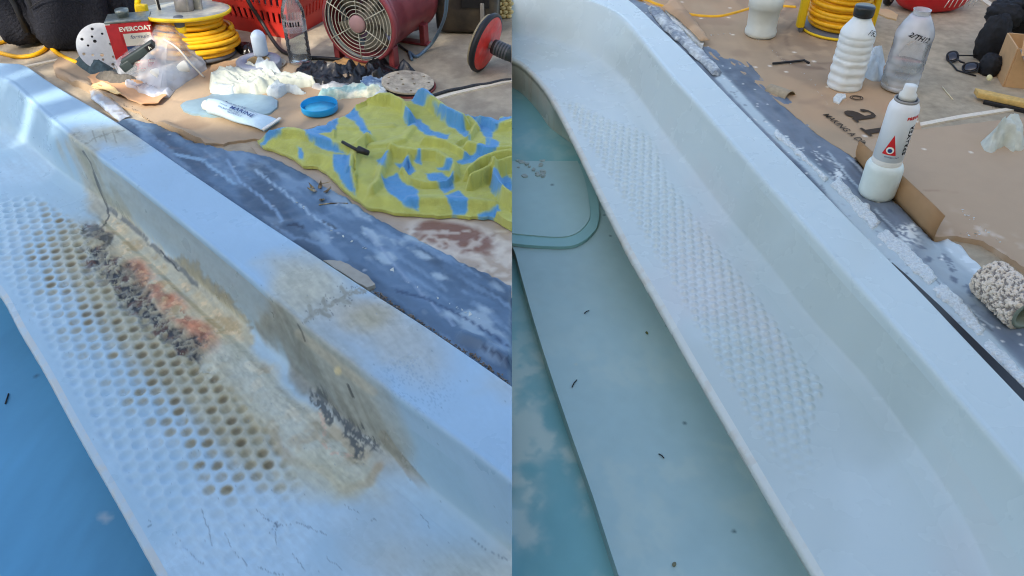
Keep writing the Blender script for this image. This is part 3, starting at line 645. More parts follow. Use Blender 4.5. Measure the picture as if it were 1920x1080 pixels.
# ================================================================== LEFT SITE
LIGHT = np.array([.85, .90, 1.06])   # on the deck the light bounced off cardboard and concrete is warmer
ALONG = np.array([.70, -.71])
def st(x, y): return x * ALONG[0] + y * ALONG[1], x * .71 + y * .70
M_sheet = mat('sheet_colour', rough=.75, vc=True, bump=.25, bs=120, bdist=.003)
M_tape = mat('tape', rough=.42, vc=True, bump=.3, bs=45, bdist=.004, rvar=.12, vs=10)
M_card = mat('cardboard', rough=.85, vc=True, bump=.2, bs=150, bdist=.002)
M_foil = mat('foil_tape', (205, 210, 222), .3, var=.12, vs=20, metal=.6, bump=.3, bs=40)
M_cloth = mat('terry', rough=.95, vc=True, bump=.8, bs=420, bdist=.004, sheen=.3)
M_white = mat('white_plastic', (215, 218, 222), .4, var=.03)
M_black = mat('black_rubber', (30, 30, 34), .5, var=.1, vs=20)
M_blackbag = mat('black_film', (22, 23, 28), .28, spec=.6, bump=.3, bs=60)
M_navy = mat('navy_fabric', (22, 25, 38), .85, var=.2, vs=20, bump=.5, bs=160)
M_yel = mat('yellow_cable', (222, 170, 22), .45, var=.12, vs=14)
M_yelp = mat('yellow_plastic', (235, 196, 30), .45, var=.05)
M_red = mat('red_plastic', (176, 46, 42), .4, var=.06, vs=8)
M_maroon = mat('maroon_paint', (116, 46, 56), .4, var=.14, vs=12, rvar=.12, c2=(134, 60, 66))
M_steel = mat('dusty_steel', (150, 148, 150), .5, var=.15, vs=20, metal=.3)
M_wire = mat('guard_wire', (196, 196, 190), .4)
M_grey = mat('grey_plastic', (86, 90, 102), .55, var=.05)
M_clear = clear_plastic('clear_film', milk=.42, rough=.25); M_pet = clear_plastic('clear_bottle', milk=.10, rough=.08)
M_ink = mat('ink', (22, 22, 26), .7); M_redink = mat('red_ink', (200, 30, 36), .6); M_blueink = mat('blue_ink', (40, 62, 120), .6); M_whiteink = mat('white_ink', (232, 232, 232), .6)

# masking tape and paper along the rim
def tape_col(base, smear, dark=(46, 62, 84)):
    def f(x, y, z, u, v):
        s, t = st(x, y); n = len(x); f1 = fb(s * 12, t * 70, 3); f2 = fb(x * 30, y * 30, 8)
        c = np.repeat(alb(base)[None], n, 0) * (1 + .35 * (f1 - .5) + .25 * (f2 - .5))[:, None]
        c = mixc(c, dark, .6 * ss(.52, .7, fb(s * 5 + 4, t * 26, 14))); c = mixc(c, (120, 150, 186), .6 * ss(.7, .86, ridge(s * 6 + fb(x * 12, y * 12, 5), t * 30, 44, 3)))
        c = mixc(c, (160, 184, 208), smear * ss(.56, .7, fb(s * 16, t * 38, 24, 5)) * (.25 + .75 * blob(u, v, 790, 500, 190, 90, 35, .6)))
        c = mixc(c, (170, 186, 206), .6 * (fb(x * 200, y * 200, 5, 2) > .9))
        for L_, wd, cc_ in TLINES: c = mixc(c, cc_, .8 * (1 - ss(wd, wd + 2, dseg(u + 8 * (f2 - .5), v, L_))))  # wrinkles and folds: their light and shade painted as pale and dark lines
        return c
    return f
TLINES = [([(480, 320), (520, 350), (560, 382), (595, 412), (625, 428)], 1.4, (150, 178, 210)), ([(425, 300), (450, 340), (490, 370), (525, 405), (528, 418)], 1.2, (128, 160, 200)), ([(540, 422), (555, 421), (570, 427)], 1.5, (34, 44, 66)),
          ([(605, 415), (618, 422), (630, 428)], 1.1, (44, 50, 62)), ([(680, 430), (720, 470), (760, 520), (800, 560), (850, 610)], 1.5, (128, 152, 186)), ([(740, 545), (800, 560), (880, 600), (955, 650)], 1.2, (44, 66, 104)), ([(905, 648), (930, 662), (960, 682)], 3, (30, 52, 88)), ([(330, 290), (380, 300), (420, 330), (440, 345)], 2.2, (132, 168, 206))]
def tape_h(x, y, e):
    s, t = st(x, y); u, v = PX(x, y, 0 * x); h = .0075 * ridge(s * 5 + 1.5 * fb(x * 9, y * 9, 2), t * 24, 3, 4) + .003 * ridge(x * 34, y * 34, 6)
    for L_, wd, _ in TLINES: h = h + .0012 * (1 - ss(0, 9, dseg(u, v, L_)))
    h = h + .012 * (1 - ss(0, 16, dseg(u, v, [(868, 640), (905, 652), (960, 690)])))
    return h * ss(0, .006, e)
TL = [(212, 236), (245, 222), (300, 238), (362, 268), (430, 285), (480, 290), (520, 303), (560, 322), (610, 352), (655, 378), (705, 412), (780, 447), (855, 487), (960, 537), (960, 735), (880, 688), (805, 624), (687, 549), (580, 480), (480, 416), (350, 330), (270, 275)]
sheet('masking_sheet', torn(TL, 3, 9, 2), M_tape, tape_h, .006, col=tape_col((84, 112, 146), .8), label='blue grey masking film with dried white smears along the burnt shell', cat='masking sheet')
# gritty torn edge between film and rim
def grit(name, px, n, r, m, z=0., **kw):
    P = np.array(px, float); seg = np.hypot(*np.diff(P, axis=0).T); K = np.r_[0, np.cumsum(seg)]; parts = []
    for i in range(n):
        t = random.random() * K[-1]; u = np.interp(t, K, P[:, 0]) + random.gauss(0, 1.6); v = np.interp(t, K, P[:, 1]) + random.gauss(0, 1.6)
        q = W(u, v, z); rr = random.uniform(.4, 1.2) * r
        V = [(q[0] + rr * random.uniform(-1, 1), q[1] + rr * random.uniform(-1, 1), z + rr * random.uniform(0, 1.4)) for _ in range(4)]
        parts.append((V, [(0, 1, 2), (0, 2, 3), (0, 3, 1), (1, 3, 2)]))
    return mk(name, join(parts), m, smooth=False, kind='stuff', **kw)
M_grit = mat('grit', (110, 104, 100), .9, var=.5, vs=90)
grit('grit', [(610, 497), (660, 515), (700, 548), (740, 575), (800, 615), (850, 650), (890, 672), (955, 722)], 420, .0035, M_grit, .006)
M_chip = mat('paint_chip', (190, 204, 216), .6)
grit('paint_chips', [(500, 330), (600, 420), (700, 480), (780, 540), (900, 600)], 60, .004, M_chip, .006)
sheet('masking_sheet', torn([(608, 500), (640, 500), (690, 528), (705, 545), (690, 552), (640, 520)], 1.5, 5, 5), M_sheet, lambda x, y, e: .006 + .003 * fb(x * 60, y * 60, 2), .005, z0=.006, col=lambda x, y, z, u, v: np.repeat(alb((148, 150, 150))[None], len(x), 0) * (1 + .3 * (fb(x * 90, y * 90, 3) - .5))[:, None], label='small torn grey scrap of sheet at the rim edge beside blue film', cat='scrap')
sheet('foil_tape', torn([(172, 190), (170, 176), (188, 168), (206, 184), (244, 222), (226, 234), (195, 208)], 1.5, 6, 5), M_foil, lambda x, y, e: .003 + .010 * ridge(x * 25, y * 25, 4) * ss(0, .01, e), .004, z0=.004, thin=.0015, label='crinkled silver tape strip shining beside the white rim', cat='tape')
def kraft_col(x, y, z, u, v):
    n = len(x); f1 = fb(x * 40, y * 40, 3); f2 = fb(x * 7, y * 7, 33, 3); c = np.repeat(alb((164, 152, 142))[None], n, 0) * (1 + .25 * (f1 - .5))[:, None]
    b = blob(u + 40 * (f2 - .5), v + 30 * (f2 - .5), 862, 450, 84, 30, 12, .3); c = mixc(c, (124, 92, 82), b * .95)
    rim_ = b * (1 - b) * 4; c = mixc(c, (196, 192, 188), .8 * rim_ * ss(.45, .6, ridge(x * 60, y * 60, 4))); c = mixc(c, (205, 202, 198), .6 * ss(.62, .75, ridge(x * 45, y * 45, 14)) * (v > 430)); return c
M_kraft = mat('wet_paper', rough=.5, vc=True, bump=.25, bs=60, rvar=.25, vs=12)
sheet('kraft_paper', torn([(470, 276), (560, 285), (700, 330), (960, 380), (960, 560), (850, 520), (700, 440), (600, 375), (500, 305)], 3, 9, 8), M_kraft, lambda x, y, e: .0015 * fb(x * 30, y * 30, 3), .008, col=kraft_col, label='tan paper with a dark resin spill below the green towel', cat='paper')

# cardboard under the tools
def card_col(base, light=(205, 178, 140), dark=(120, 98, 80)):
    def f(x, y, z, u, v):
        n = len(x); f1 = fb(x * 10, y * 10, 5); f2 = fb(x * 80, y * 12, 6); c = np.repeat(alb(base)[None], n, 0) * (1 + .3 * (f1 - .5) + .1 * (f2 - .5))[:, None]
        c = mixc(c, (186, 152, 122), .5 * ss(.5, .7, fb(x * 4 + 2, y * 4, 44))); c = mixc(c, dark, .4 * ss(.58, .7, fb(x * 8, y * 8, 54))); return c
    return f
CL = [(100, 126), (112, 112), (150, 125), (200, 105), (300, 110), (430, 118), (560, 124), (650, 150), (745, 178), (735, 190), (690, 205), (640, 226), (600, 252), (545, 270), (520, 266), (478, 266), (430, 272), (388, 277), (345, 258), (300, 240), (262, 214), (235, 206), (200, 188), (165, 172), (130, 156), (108, 144)]
def CLH(x, y, e):
    u, v = PX(x, y, 0 * x); h = .004 + .002 * fb(x * 9, y * 9, 3)
    h = h + .014 * (1 - ss(0, .03, e)) * ss(.4, .6, fb(x * 8, y * 8, 13)) * (v > 140)
    h = h + .010 * (1 - ss(0, 12, dseg(u, v, [(110, 140), (150, 162), (170, 172)]))) - .003 * (1 - ss(0, 2.5, dseg(u, v, [(268, 208), (318, 190), (400, 200), (545, 205)]))) * 1.
    h = h - .003 * (1 - ss(0, 2.5, dseg(u, v, [(520, 222), (545, 215), (640, 200)])))
    return h
cb = sheet('cardboard_sheet', torn(CL, 3, 9, 12), M_card, CLH, .009, col=card_col((162, 144, 126)), label='large flattened brown cardboard sheet under the gloves and tube', cat='cardboard')
sheet('cardboard_scrap', torn([(168, 156), (190, 147), (240, 160), (300, 172), (316, 190), (300, 204), (268, 208), (232, 190), (200, 176), (178, 168)], 2, 6, 19), M_card, lambda x, y, e: .005 + .010 * (1 - ss(0, .02, e)) * fb(x * 20, y * 20, 3), .005, z0=.006, col=card_col((192, 152, 120)), thin=.0015, label='torn orange tan cardboard scrap in front of the clear bag', cat='cardboard')
sheet('cardboard_scrap', torn([(172, 176), (194, 168), (216, 178), (232, 190), (225, 192), (206, 186)], 1.5, 5, 22), M_card, lambda x, y, e: .009 + .008 * (1 - ss(0, .01, e)) * fb(x * 60, y * 60, 3), .004, z0=.008, col=card_col((232, 200, 150)), thin=.0015, label='small pale torn curl of cardboard above the silver tape', cat='cardboard')
grit('dark_grit', [(225, 190), (240, 200), (262, 214), (285, 232)], 34, .0025, mat('dark_grit', (50, 48, 46), .9), .008)
for i, (pp, lb, cc_) in enumerate([([(138, 118), (160, 112), (190, 122), (212, 130), (214, 142), (196, 147), (165, 140)], 'dark teal crumpled rag under the white sanding disc', (58, 78, 90)), ([(165, 152), (196, 146), (240, 148), (272, 154), (276, 164), (240, 168), (205, 166)], 'grey brown crumpled rag on the cardboard left of the clear bag', (92, 90, 88)), ([(200, 138), (232, 134), (262, 142), (240, 148), (212, 146)], 'small dark rag scrap in front of the red can', (62, 70, 78))]):
    mm = mat('rag_%s' % 'abc'[i], cc_, .8, var=.35, vs=25, bump=.4, bs=80)
    sheet('rag', torn(pp, 2, 5, 30 + i), mm, lambda x, y, e: np.minimum(e * .9, .022) * (.45 + .9 * ridge(x * 34, y * 34, 7 + i)), .004, z0=.005, label=lb, cat='rag')

# ------------------------------------------------------------------ towel
TOW = [(484, 272), (500, 264), (560, 254), (610, 245), (645, 226), (672, 214), (700, 208), (735, 202), (775, 196), (805, 200), (850, 212), (900, 236), (935, 240), (960, 236), (960, 438), (942, 428), (925, 415), (880, 414), (820, 412), (760, 410), (722, 404), (690, 396), (662, 376), (640, 358), (612, 332), (596, 322), (570, 318), (552, 304), (520, 290), (495, 282)]
FOLDS = [([(500, 274), (560, 276), (610, 292), (655, 306), (672, 304), (692, 288)], 15, .030), ([(692, 288), (668, 312), (660, 345), (668, 372)], 15, .030), ([(660, 226), (690, 216), (735, 220), (758, 232), (770, 250)], 12, .045), ([(735, 190), (765, 192), (800, 216), (840, 250), (870, 262)], 15, .05),
         ([(780, 262), (760, 285), (725, 295), (700, 300)], 17, .02), ([(735, 312), (720, 340), (712, 372), (700, 385)], 14, .03), ([(735, 312), (775, 318), (820, 322), (850, 340), (852, 360)], 13, .034), ([(852, 360), (838, 372), (800, 374), (770, 366), (757, 345), (768, 324)], 10, .026), ([(770, 400), (830, 400), (880, 404), (925, 408)], 16, .020),
         ([(880, 306), (915, 316), (960, 310)], 14, .034), ([(880, 362), (900, 345), (930, 332), (960, 326)], 11, .045), ([(885, 378), (910, 366), (935, 352), (960, 345)], 9, .05), ([(925, 350), (928, 378), (945, 402), (960, 414)], 13, .05), ([(890, 240), (930, 262), (960, 258)], 14, .03), ([(860, 300), (885, 284), (895, 262), (880, 246)], 11, .026), ([(600, 262), (640, 262), (690, 262), (740, 258)], 14, .016), ([(640, 232), (622, 252), (630, 280)], 12, .02), ([(800, 290), (840, 300), (872, 322)], 12, .03)]
def towel_h(x, y, e):
    u, v = PX(x, y, 0 * x); wu = u + 7 * (fb(x * 12, y * 12, 3) - .5); wv = v + 7 * (fb(x * 12, y * 12, 9) - .5)
    h = .006 + .010 * fb(x * 12, y * 12, 5) + .012 * ridge(x * 9 + 1.2 * fb(x * 7, y * 7, 2), y * 9, 51, 3)
    for L_, w_, H_ in FOLDS:
        d = dseg(wu, wv + 3, L_); P_ = np.array(L_, float)
        below = np.clip((wv - np.interp(wu, *(P_[np.argsort(P_[:, 0])].T))) / w_, -1, 1)
        k = w_ * np.where(below > 0, .55, 1.3); h = np.maximum(h, h * .35 + 1.1 * H_ * np.exp(-(d / k * 1.15) ** 2 * 1.3) * .86)
    edge = ss(0, .03, e) * .8 + .2
    seam = ss(0, .02, -x) * .0 + 1
    return h * np.where(np.abs(x) < .03, 1, edge) * seam + .0015 * (fb(x * 300, y * 300, 4, 2) - .5)
BLUE = [[(560, 255), (600, 246), (640, 228), (632, 262), (600, 268), (640, 300), (655, 308), (610, 296), (585, 284)], [(640, 222), (668, 214), (682, 240), (700, 272), (690, 276), (668, 245), (650, 235)], [(480, 276), (520, 262), (545, 262), (530, 272), (500, 276)], [(758, 235), (790, 240), (815, 262), (845, 268), (838, 282), (795, 264), (765, 250)],
        [(760, 185), (800, 206), (860, 210), (905, 236), (900, 245), (860, 236), (820, 222), (778, 210)], [(812, 225), (850, 245), (880, 262), (884, 285), (866, 268), (838, 250)], [(886, 242), (935, 240), (960, 214), (960, 245), (925, 262), (918, 290), (905, 262)], [(628, 304), (660, 312), (662, 345), (668, 372), (655, 362), (640, 345), (628, 326)], [(560, 288), (570, 295), (572, 308), (562, 302)],
        [(708, 314), (730, 310), (728, 328), (718, 340)], [(718, 352), (748, 338), (758, 358), (785, 372), (786, 402), (760, 396), (730, 376)], [(742, 320), (768, 318), (782, 336), (768, 348), (754, 332)], [(798, 342), (830, 338), (852, 355), (852, 368), (835, 380), (828, 372), (812, 360)], [(835, 385), (862, 372), (878, 392), (876, 408), (850, 408)], [(848, 322), (888, 308), (908, 296), (915, 272), (936, 280), (936, 306), (905, 320), (870, 325)], [(820, 330), (852, 326), (850, 338), (826, 334)], [(778, 316), (790, 306), (792, 326)],
        [(918, 362), (950, 346), (960, 352), (960, 380), (940, 395), (925, 382)], [(895, 408), (935, 402), (938, 412), (900, 414)]]
def towel_col(x, y, z, u, v):
    n = len(x); u0, v0 = PX(x, y, 0 * x); f = fb(x * 60, y * 60, 4); f3 = fb(x * 260, y * 260, 7, 2)
    c = np.repeat(alb((180, 188, 104))[None], n, 0) * (1 + .3 * (f - .5) + .16 * (f3 - .5))[:, None]
    uu = u0 + 3 * (f3 - .5) + 6 * (f - .5); vv = v0 - 4 + 6 * (fb(x * 60 + 5, y * 60, 24) - .5); m = np.zeros(n); ed = np.zeros(n)
    for B in BLUE: q = sdf(uu, vv, B); m = np.maximum(m, ss(-.8, .8, q)); ed = np.maximum(ed, 1 - ss(.6, 2.4, np.abs(q)))
    c = mixc(c, (84, 152, 216), m); c = c * (1 + .2 * m * (f3 - .5))[:, None]; return mixc(c, (150, 190, 170), .35 * ed)
tow = sheet('beach_towel', torn(TOW, 2.5, 8, 4), M_cloth, towel_h, .0032, z0=.006, col=towel_col, label='rumpled lime green and blue patterned beach towel on the deck', cat='towel')
# small dark brush lying on the towel
def stick(name, px, r, m, z, label=None, cat=None, n=6, zt=None, **kw):
    P = [W(u, v, z) for u, v in px]; c = P[0]; c0 = np.array([c[0], c[1], 0])
    return mk(name, tube([p - c0 for p in P], r, n), m, loc=tuple(c0), label=label, cat=cat, **kw)
br = empty('small_brush', (*W(645, 262)[:2], .045), label='small black brush with short bristles lying on the green towel', cat='brush')
def rel(root, u, v, z): q = W(u, v, z); return tuple(q - np.array(root.location))
mk('handle', tube([rel(br, 642, 266, .048), rel(br, 660, 276, .046), rel(br, 676, 284, .045)], .0035, 8), M_black, br)
mk('bristles', tube([rel(br, 672, 280, .046), rel(br, 690, 287, .044)], [.008, .006], 8), M_black, br)

# ------------------------------------------------------------------ backpack
def lump(rx, ry, rz, p=2.6, nz=.06, fs=4, seed=0, nu=44, nv=30, flat_bottom=True, crease=0.):
    V = []; F = []
    th = np.linspace(-math.pi / 2, math.pi / 2, nv + 1); ph = np.linspace(0, 2 * math.pi, nu, endpoint=False)
    T, Ph = np.meshgrid(th, ph, indexing='ij'); sg = lambda a: np.sign(a) * np.abs(a) ** (2 / p)
    x = sg(np.cos(T)) * sg(np.cos(Ph)); y = sg(np.cos(T)) * sg(np.sin(Ph)); z = sg(np.sin(T))
    n = fb(x * fs + z * 2 + 9, y * fs + z * 1.5, seed) - .5; c = ridge(x * fs * 1.6 + z * 3, y * fs * 1.6 - z * 2.2, seed + 4) - .5
    k = 1 + nz * 2 * n + crease * c; x, y, z = x * k * rx, y * k * ry, z * k * rz
    if flat_bottom: z = np.maximum(z, -rz * .93)
    V = np.c_[x.ravel(), y.ravel(), z.ravel()]
    F = [(i * nu + k, i * nu + (k + 1) % nu, (i + 1) * nu + (k + 1) % nu, (i + 1) * nu + k) for i in range(nv) for k in range(nu)]
    return V, F
m_ = MPP(125, 100); q = W(125, 90)
bp = empty('backpack', tuple(q + np.array([0, .1, 0])), (0, 0, rad(8)), label='bulky dark navy backpack standing behind the yellow cord', cat='backpack')
mk('body', xf(lump(.172, .11, .17, 3.2, .10, 3, 3, crease=.14), (0, 0, .158)), M_navy, bp)
mk('pocket', xf(lump(.10, .05, .10, 3.4, .1, 3, 8, crease=.12), (.03, -.1, .10)), M_navy, bp); mk('pocket', xf(lump(.05, .07, .09, 3.2, .1, 3, 18, crease=.12), (-.135, -.045, .095)), M_navy, bp)
for a in (-.1, -.06): mk('strap', tube([(a, -.12, .30), (a - .01, -.135, .22), (a + .012, -.14, .14), (a + .01, -.125, .06)], .008, 6), M_black, bp)
mk('zipper', tube(cr([(-.05, -.152, .13), (-.0, -.162, .155), (.06, -.158, .15), (.1, -.14, .12)], 6), .0015, 5), M_black, bp)
# lime strap
lq = W(246, 35); mk('webbing_strap', xf(box(.022, .004, .30, (0, 0, .15), .001), (0, 0, 0), (0, rad(-6), 0)), mat('lime_webbing', (178, 220, 40), .6, var=.1, vs=60), loc=tuple(lq), smooth=False, label='lime green strap hanging between the backpack and the reel', cat='strap')
# yellow cord on the ground
def cord(name, px, r, m, label, cat='cord', z=None, group=None, n=8):
    P = [W(u, v, (zz if len(t) > 2 else r)) for t in px for (u, v, zz) in [(t[0], t[1], t[2] if len(t) > 2 else r)]]
    c = np.array([P[0][0], P[0][1], 0]); return mk(name, tube([p - c for p in cr(P, 8)], r, n), m, loc=tuple(c), label=label, cat=cat, group=group)
cord('extension_cord', [(-120, 120), (-60, 92), (0, 80), (14, 76), (30, 74)], .0055, M_yel, 'thin end of yellow cord vanishing left behind the backpack')
cord('extension_cord', [(-40, 92), (0, 99), (30, 106), (60, 104), (82, 94), (91, 82), (87, 74, .03), (92, 84, .012), (105, 98), (122, 108), (148, 118), (175, 120)], .0058, M_yel, 'yellow cord looping on the ground in front of the backpack')
# sanding disc with holes
def disc_holes(r, th, rings, rh=.006, n=40):
    bm = bmesh.new(); cu = bpy.data.curves.new('d', 'CURVE'); cu.dimensions = '2D'; cu.fill_mode = 'BOTH'; cu.extrude = th / 2; cu.resolution_u = 1
    def circ(cx, cy, r, n):
        s = cu.splines.new('POLY'); s.points.add(n - 1); s.use_cyclic_u = True
        for k in range(n): s.points[k].co = (cx + r * math.cos(6.28318 * k / n), cy + r * math.sin(6.28318 * k / n), 0, 1)
    circ(0, 0, r, n)
    for R_, c_, h_ in rings:
        for k in range(c_): circ(R_ * math.cos(6.28318 * k / c_ + R_ * 30), R_ * math.sin(6.28318 * k / c_ + R_ * 30), h_, 12)
    o = bpy.data.objects.new('d', cu); COL.objects.link(o); bpy.context.view_layer.update(); me = bpy.data.meshes.new_from_object(o)
    V = [tuple(v.co) for v in me.vertices]; F = [tuple(p.vertices) for p in me.polygons]; bpy.data.objects.remove(o); bpy.data.meshes.remove(me); bm.free(); return V, F
M_disc = mat('abrasive_white', (182, 190, 208), .8, var=.08, vs=30)
q = W(196, 133); sdl = empty('sanding_disc', tuple(q + np.array([0, .03, .004])), label='white perforated sanding disc leaning against the red can', cat='sanding disc')
mk('disc', xf(disc_holes(.062, .003, [(.022, 3, .0045), (.034, 8, .0032), (.050, 8, .004)]), (0, 0, .05), (rad(52), rad(24), rad(12))), M_disc, sdl, smooth=False)

# ------------------------------------------------------------------ resin can
q = W(262, 131); hz_ = ztop(q[1], 36)
cn = empty('resin_can', tuple(q + np.array([0, .02, 0])), (0, 0, rad(14)), label='dented red white and blue resin can behind the clear bag', cat='can')
M_canr = mat('can_red', (190, 44, 52), .35, var=.1, vs=20, spec=.6); M_canw = mat('can_white', (214, 214, 216), .4, var=.06, vs=20); M_canb = mat('can_blue', (44, 66, 112), .4, var=.08); M_tin = mat('tin', (128, 138, 142), .4, metal=.6, var=.25, vs=30)
CH = hz_ * .98; mk('body', box(.104, .062, CH, (0, 0, CH / 2), .006), M_canr, cn)
mk('rim', box(.106, .064, .006, (0, 0, CH), .002), M_tin, cn); mk('top', box(.098, .056, .006, (0, 0, CH + .001), .002), M_tin, cn); mk('spout', xf(lathe([(.014, 0), (.014, .012), (.017, .013), (.017, .022), (0, .022)], 16), (-.01, 0, CH)), M_tin, cn)
mk('label', box(.03, .0012, CH * .92, (-.037, -.0318, CH * .5)), M_canr, cn, smooth=False); mk('label', box(.066, .0012, CH * .34, (.0165, -.0318, CH * .70)), M_canw, cn, smooth=False, label='white middle band')
mk('label', box(.066, .0014, CH * .17, (.0165, -.0322, CH * .86)), M_canr, cn, smooth=False); mk('label', box(.066, .0014, CH * .28, (.0165, -.0320, CH * .38)), M_canb, cn, smooth=False, label='blue lower band'); mk('label', box(.026, .0016, CH * .16, (.012, -.0326, CH * .38)), mat('pale_blue', (150, 185, 220), .5), cn, smooth=False)
mk('label', box(.012, .064, CH * .96, (-.0465, 0, CH * .5)), M_canw, cn, smooth=False, label='white side panel')
T_ = text_mesh('EVERCOAT', .0155, bold=.0006); mk('lettering', xf(T_, (.0165, -.0334, CH * .86), (rad(90), 0, 0)), M_whiteink, cn, smooth=False)
T_ = text_mesh('formula', .0145, .4); mk('lettering', xf(T_, (.02, -.0328, CH * .70), (rad(90), 0, 0)), M_blueink, cn, smooth=False)
mk('lettering', xf(text_mesh('FIBERGLASS RESIN', .0075, bold=.0003), (.0165, -.0334, CH * .2), (rad(90), 0, 0)), M_whiteink, cn, smooth=False)

# ------------------------------------------------------------------ cable reels
def coil(R0, r, z0, z1, turns, seed, jit=.004, layers=1):
    P = []; rs = random.Random(seed)
    n = 26; tot = int(turns * n); ph = [rs.random() * 6 for _ in range(6)]
    for i in range(tot + 1):
        t = i / tot; a = 6.28318 * i / n; k = abs(((t * layers) % 2) - 1) if layers > 1 else 1 - t
        z = z1 + (z0 - z1) * (1 - k) ; R = R0 + jit * (math.sin(a * .37 + ph[0]) + .6 * math.sin(a * .91 + ph[1])) + (.006 * int(t * layers) if layers > 1 else 0)
        P.append((R * math.cos(a), R * math.sin(a), z + .0025 * math.sin(a * .53 + ph[2])))
    return P
def cable_reel(q, rot, Rf, Rc, H, label, tag_group='yellow cable reels on the deck', bulge=0.):
    root = empty('cable_reel', tuple(q), rot, label=label, cat='cable reel')
    mk('lower_flange', lathe([(0, .004), (Rf, .004), (Rf + .003, .008), (Rf, .014), (.03, .016), (0, .016)], 40), M_grey, root)
    mk('upper_flange', lathe([(.022, H - .004), (Rf, H - .006), (Rf + .004, H), (Rf + .002, H + .005), (Rf - .008, H + .004), (Rf * .5, H + .001), (.022, H + .002)], 44, False), M_steelw, root)
    mk('flange_rim', tube([((Rf + .002) * math.cos(6.28318 * k / 44), (Rf + .002) * math.sin(6.28318 * k / 44), H) for k in range(44)], .005, 8, closed=True), M_yelp, root)
    mk('drum', lathe([(Rc * .8, .014), (Rc * .8, H - .004)], 24, False), M_grey, root)
    mk('hub', lathe([(.024, H - .01), (.024, H + .03), (.018, H + .035), (0, H + .035)], 20), M_steel, root)
    P = coil(Rc, .0062, .022, H - .012, 11, int(q[0] * 99), .0035)
    mk('cable', tube([(x * (1 + bulge * (1 - z / H)), y * (1 + bulge * (1 - z / H)), z) for x, y, z in P], .0066, 8), M_yel, root)
    P = coil(Rc + .011, .0062, .022, H * .62, 7, int(q[0] * 55) + 3, .006)
    mk('cable', tube([(x * (1 + bulge * 1.2 * (1 - z / H)), y * (1 + bulge * 1.2 * (1 - z / H)), z) for x, y, z in P], .0066, 8), M_yel, root)
    return root
M_steelw = mat('painted_flange', (182, 182, 172), .45, var=.2, vs=18, c2=(150, 152, 156))
q = W(352, 118); Hr = ztop(q[1] , 36)
rl = cable_reel(q + np.array([0, .05, 0]), (rad(-7), rad(1), 0), .112, .082, Hr * 1.0, 'yellow cable reel with pale round top behind the clear bag', bulge=.3)
for a in (-.118,): mk('frame_post', tube(cr([(a - .004, 0, .0), (a - .006, 0, .1), (a + .0, -.01, Hr + .02), (a + .03, .0, Hr + .12), (a + .07, .02, Hr + .17)], 5), .008, 8), M_yelp, rl)
mk('knob', box(.026, .02, .02, (-.10, -.03, Hr + .012), .003), M_yelp, rl)
mk('handle_bracket', box(.014, .02, .06, (.012, -.01, Hr + .03), .002), M_steel, rl); mk('handle_bracket', box(.02, .014, .09, (.03, .02, Hr + .045), .002), M_steelw, rl); mk('socket_block', box(.05, .04, .03, (-.01, .045, Hr + .02), .004), M_grey, rl)
# file handle and mixing stick standing by the bag
q = W(364, 120); hh = ztop(q[1], 27); fh = empty('scraper', tuple(q + np.array([-.005, -.01, 0])), (rad(2), 0, 0), label='scraper standing upright with a grey and yellow grip', cat='scraper')
mk('grip', xf(lathe([(.010, 0), (.014, .01), (.013, .04), (.0155, .06), (.013, .08), (.014, .10), (.0125, .108), (.0, .109)], 16), (0, 0, hh - .109)), M_grey, fh)
for dz in (.035, .066): mk('grip_ridge', xf(lathe([(.0135, 0), (.0165, .006), (.0165, .012), (.0135, .018)], 16, False), (0, 0, hh - .109 + dz)), M_yelp, fh)
mk('blade', box(.012, .003, hh - .1, (0, 0, (hh - .1) / 2)), M_steel, fh, smooth=False)
q = W(322, 100); hh = ztop(q[1], -12); ms = empty('cable_tie', tuple(q), label='thin black and white strap standing in front of the reel', cat='strap')
mk('strap', box(.006, .002, hh, (0, 0, hh / 2)), M_black, ms, smooth=False); mk('edge', box(.0025, .0022, hh, (-.0045, 0, hh / 2)), M_white, ms, smooth=False)

# ------------------------------------------------------------------ clear bag with tube and black tool
q = W(298, 150); bg_ = empty('plastic_bag', tuple(q + np.array([0, .0, .004])), label='crumpled clear plastic bag on the cardboard in front of the reel', cat='plastic bag')
pts = []
for u_, v_, h_ in [(222, 142, 0), (238, 158, 0), (262, 170, 0), (298, 184, 0), (312, 182, 0), (345, 160, 0), (386, 134, .002), (380, 122, 0), (330, 118, 0), (240, 130, 0), (250, 135, .02), (225, 138, .03), (262, 134, .055), (286, 128, .085), (305, 124, .098), (330, 124, .112), (350, 126, .100), (372, 130, .06), (384, 132, .02), (300, 176, .012), (330, 150, .085)]:
    w_ = W(u_, v_); pts.append((w_[0] - q[0], w_[1] - q[1], h_))
bm = bmesh.new(); [bm.verts.new(p) for p in pts]; bmesh.ops.convex_hull(bm, input=bm.verts[:]); bmesh.ops.delete(bm, geom=[v for v in bm.verts if not v.link_faces], context='VERTS')
bmesh.ops.triangulate(bm, faces=bm.faces[:]); bmesh.ops.subdivide_edges(bm, edges=bm.edges[:], cuts=5, use_grid_fill=True); bmesh.ops.triangulate(bm, faces=bm.faces[:])
X = np.array([v.co[:] for v in bm.verts]); cen_ = X.mean(0); n1 = ridge(X[:, 0] * 22 + X[:, 2] * 15, X[:, 1] * 22 - X[:, 2] * 18, 3, 2) - .5; n2 = ridge(X[:, 0] * 60, X[:, 1] * 40 + X[:, 2] * 60, 9, 2) - .5
X2 = cen_ + (X - cen_) * (1 + .16 * n1 + .05 * n2)[:, None]; X2[:, 2] = np.maximum(X2[:, 2], .0)
bm.verts.index_update(); mk('film', (X2, [tuple(v.index for v in f.verts) for f in bm.faces]), M_clear, bg_, smooth=False); bm.free()
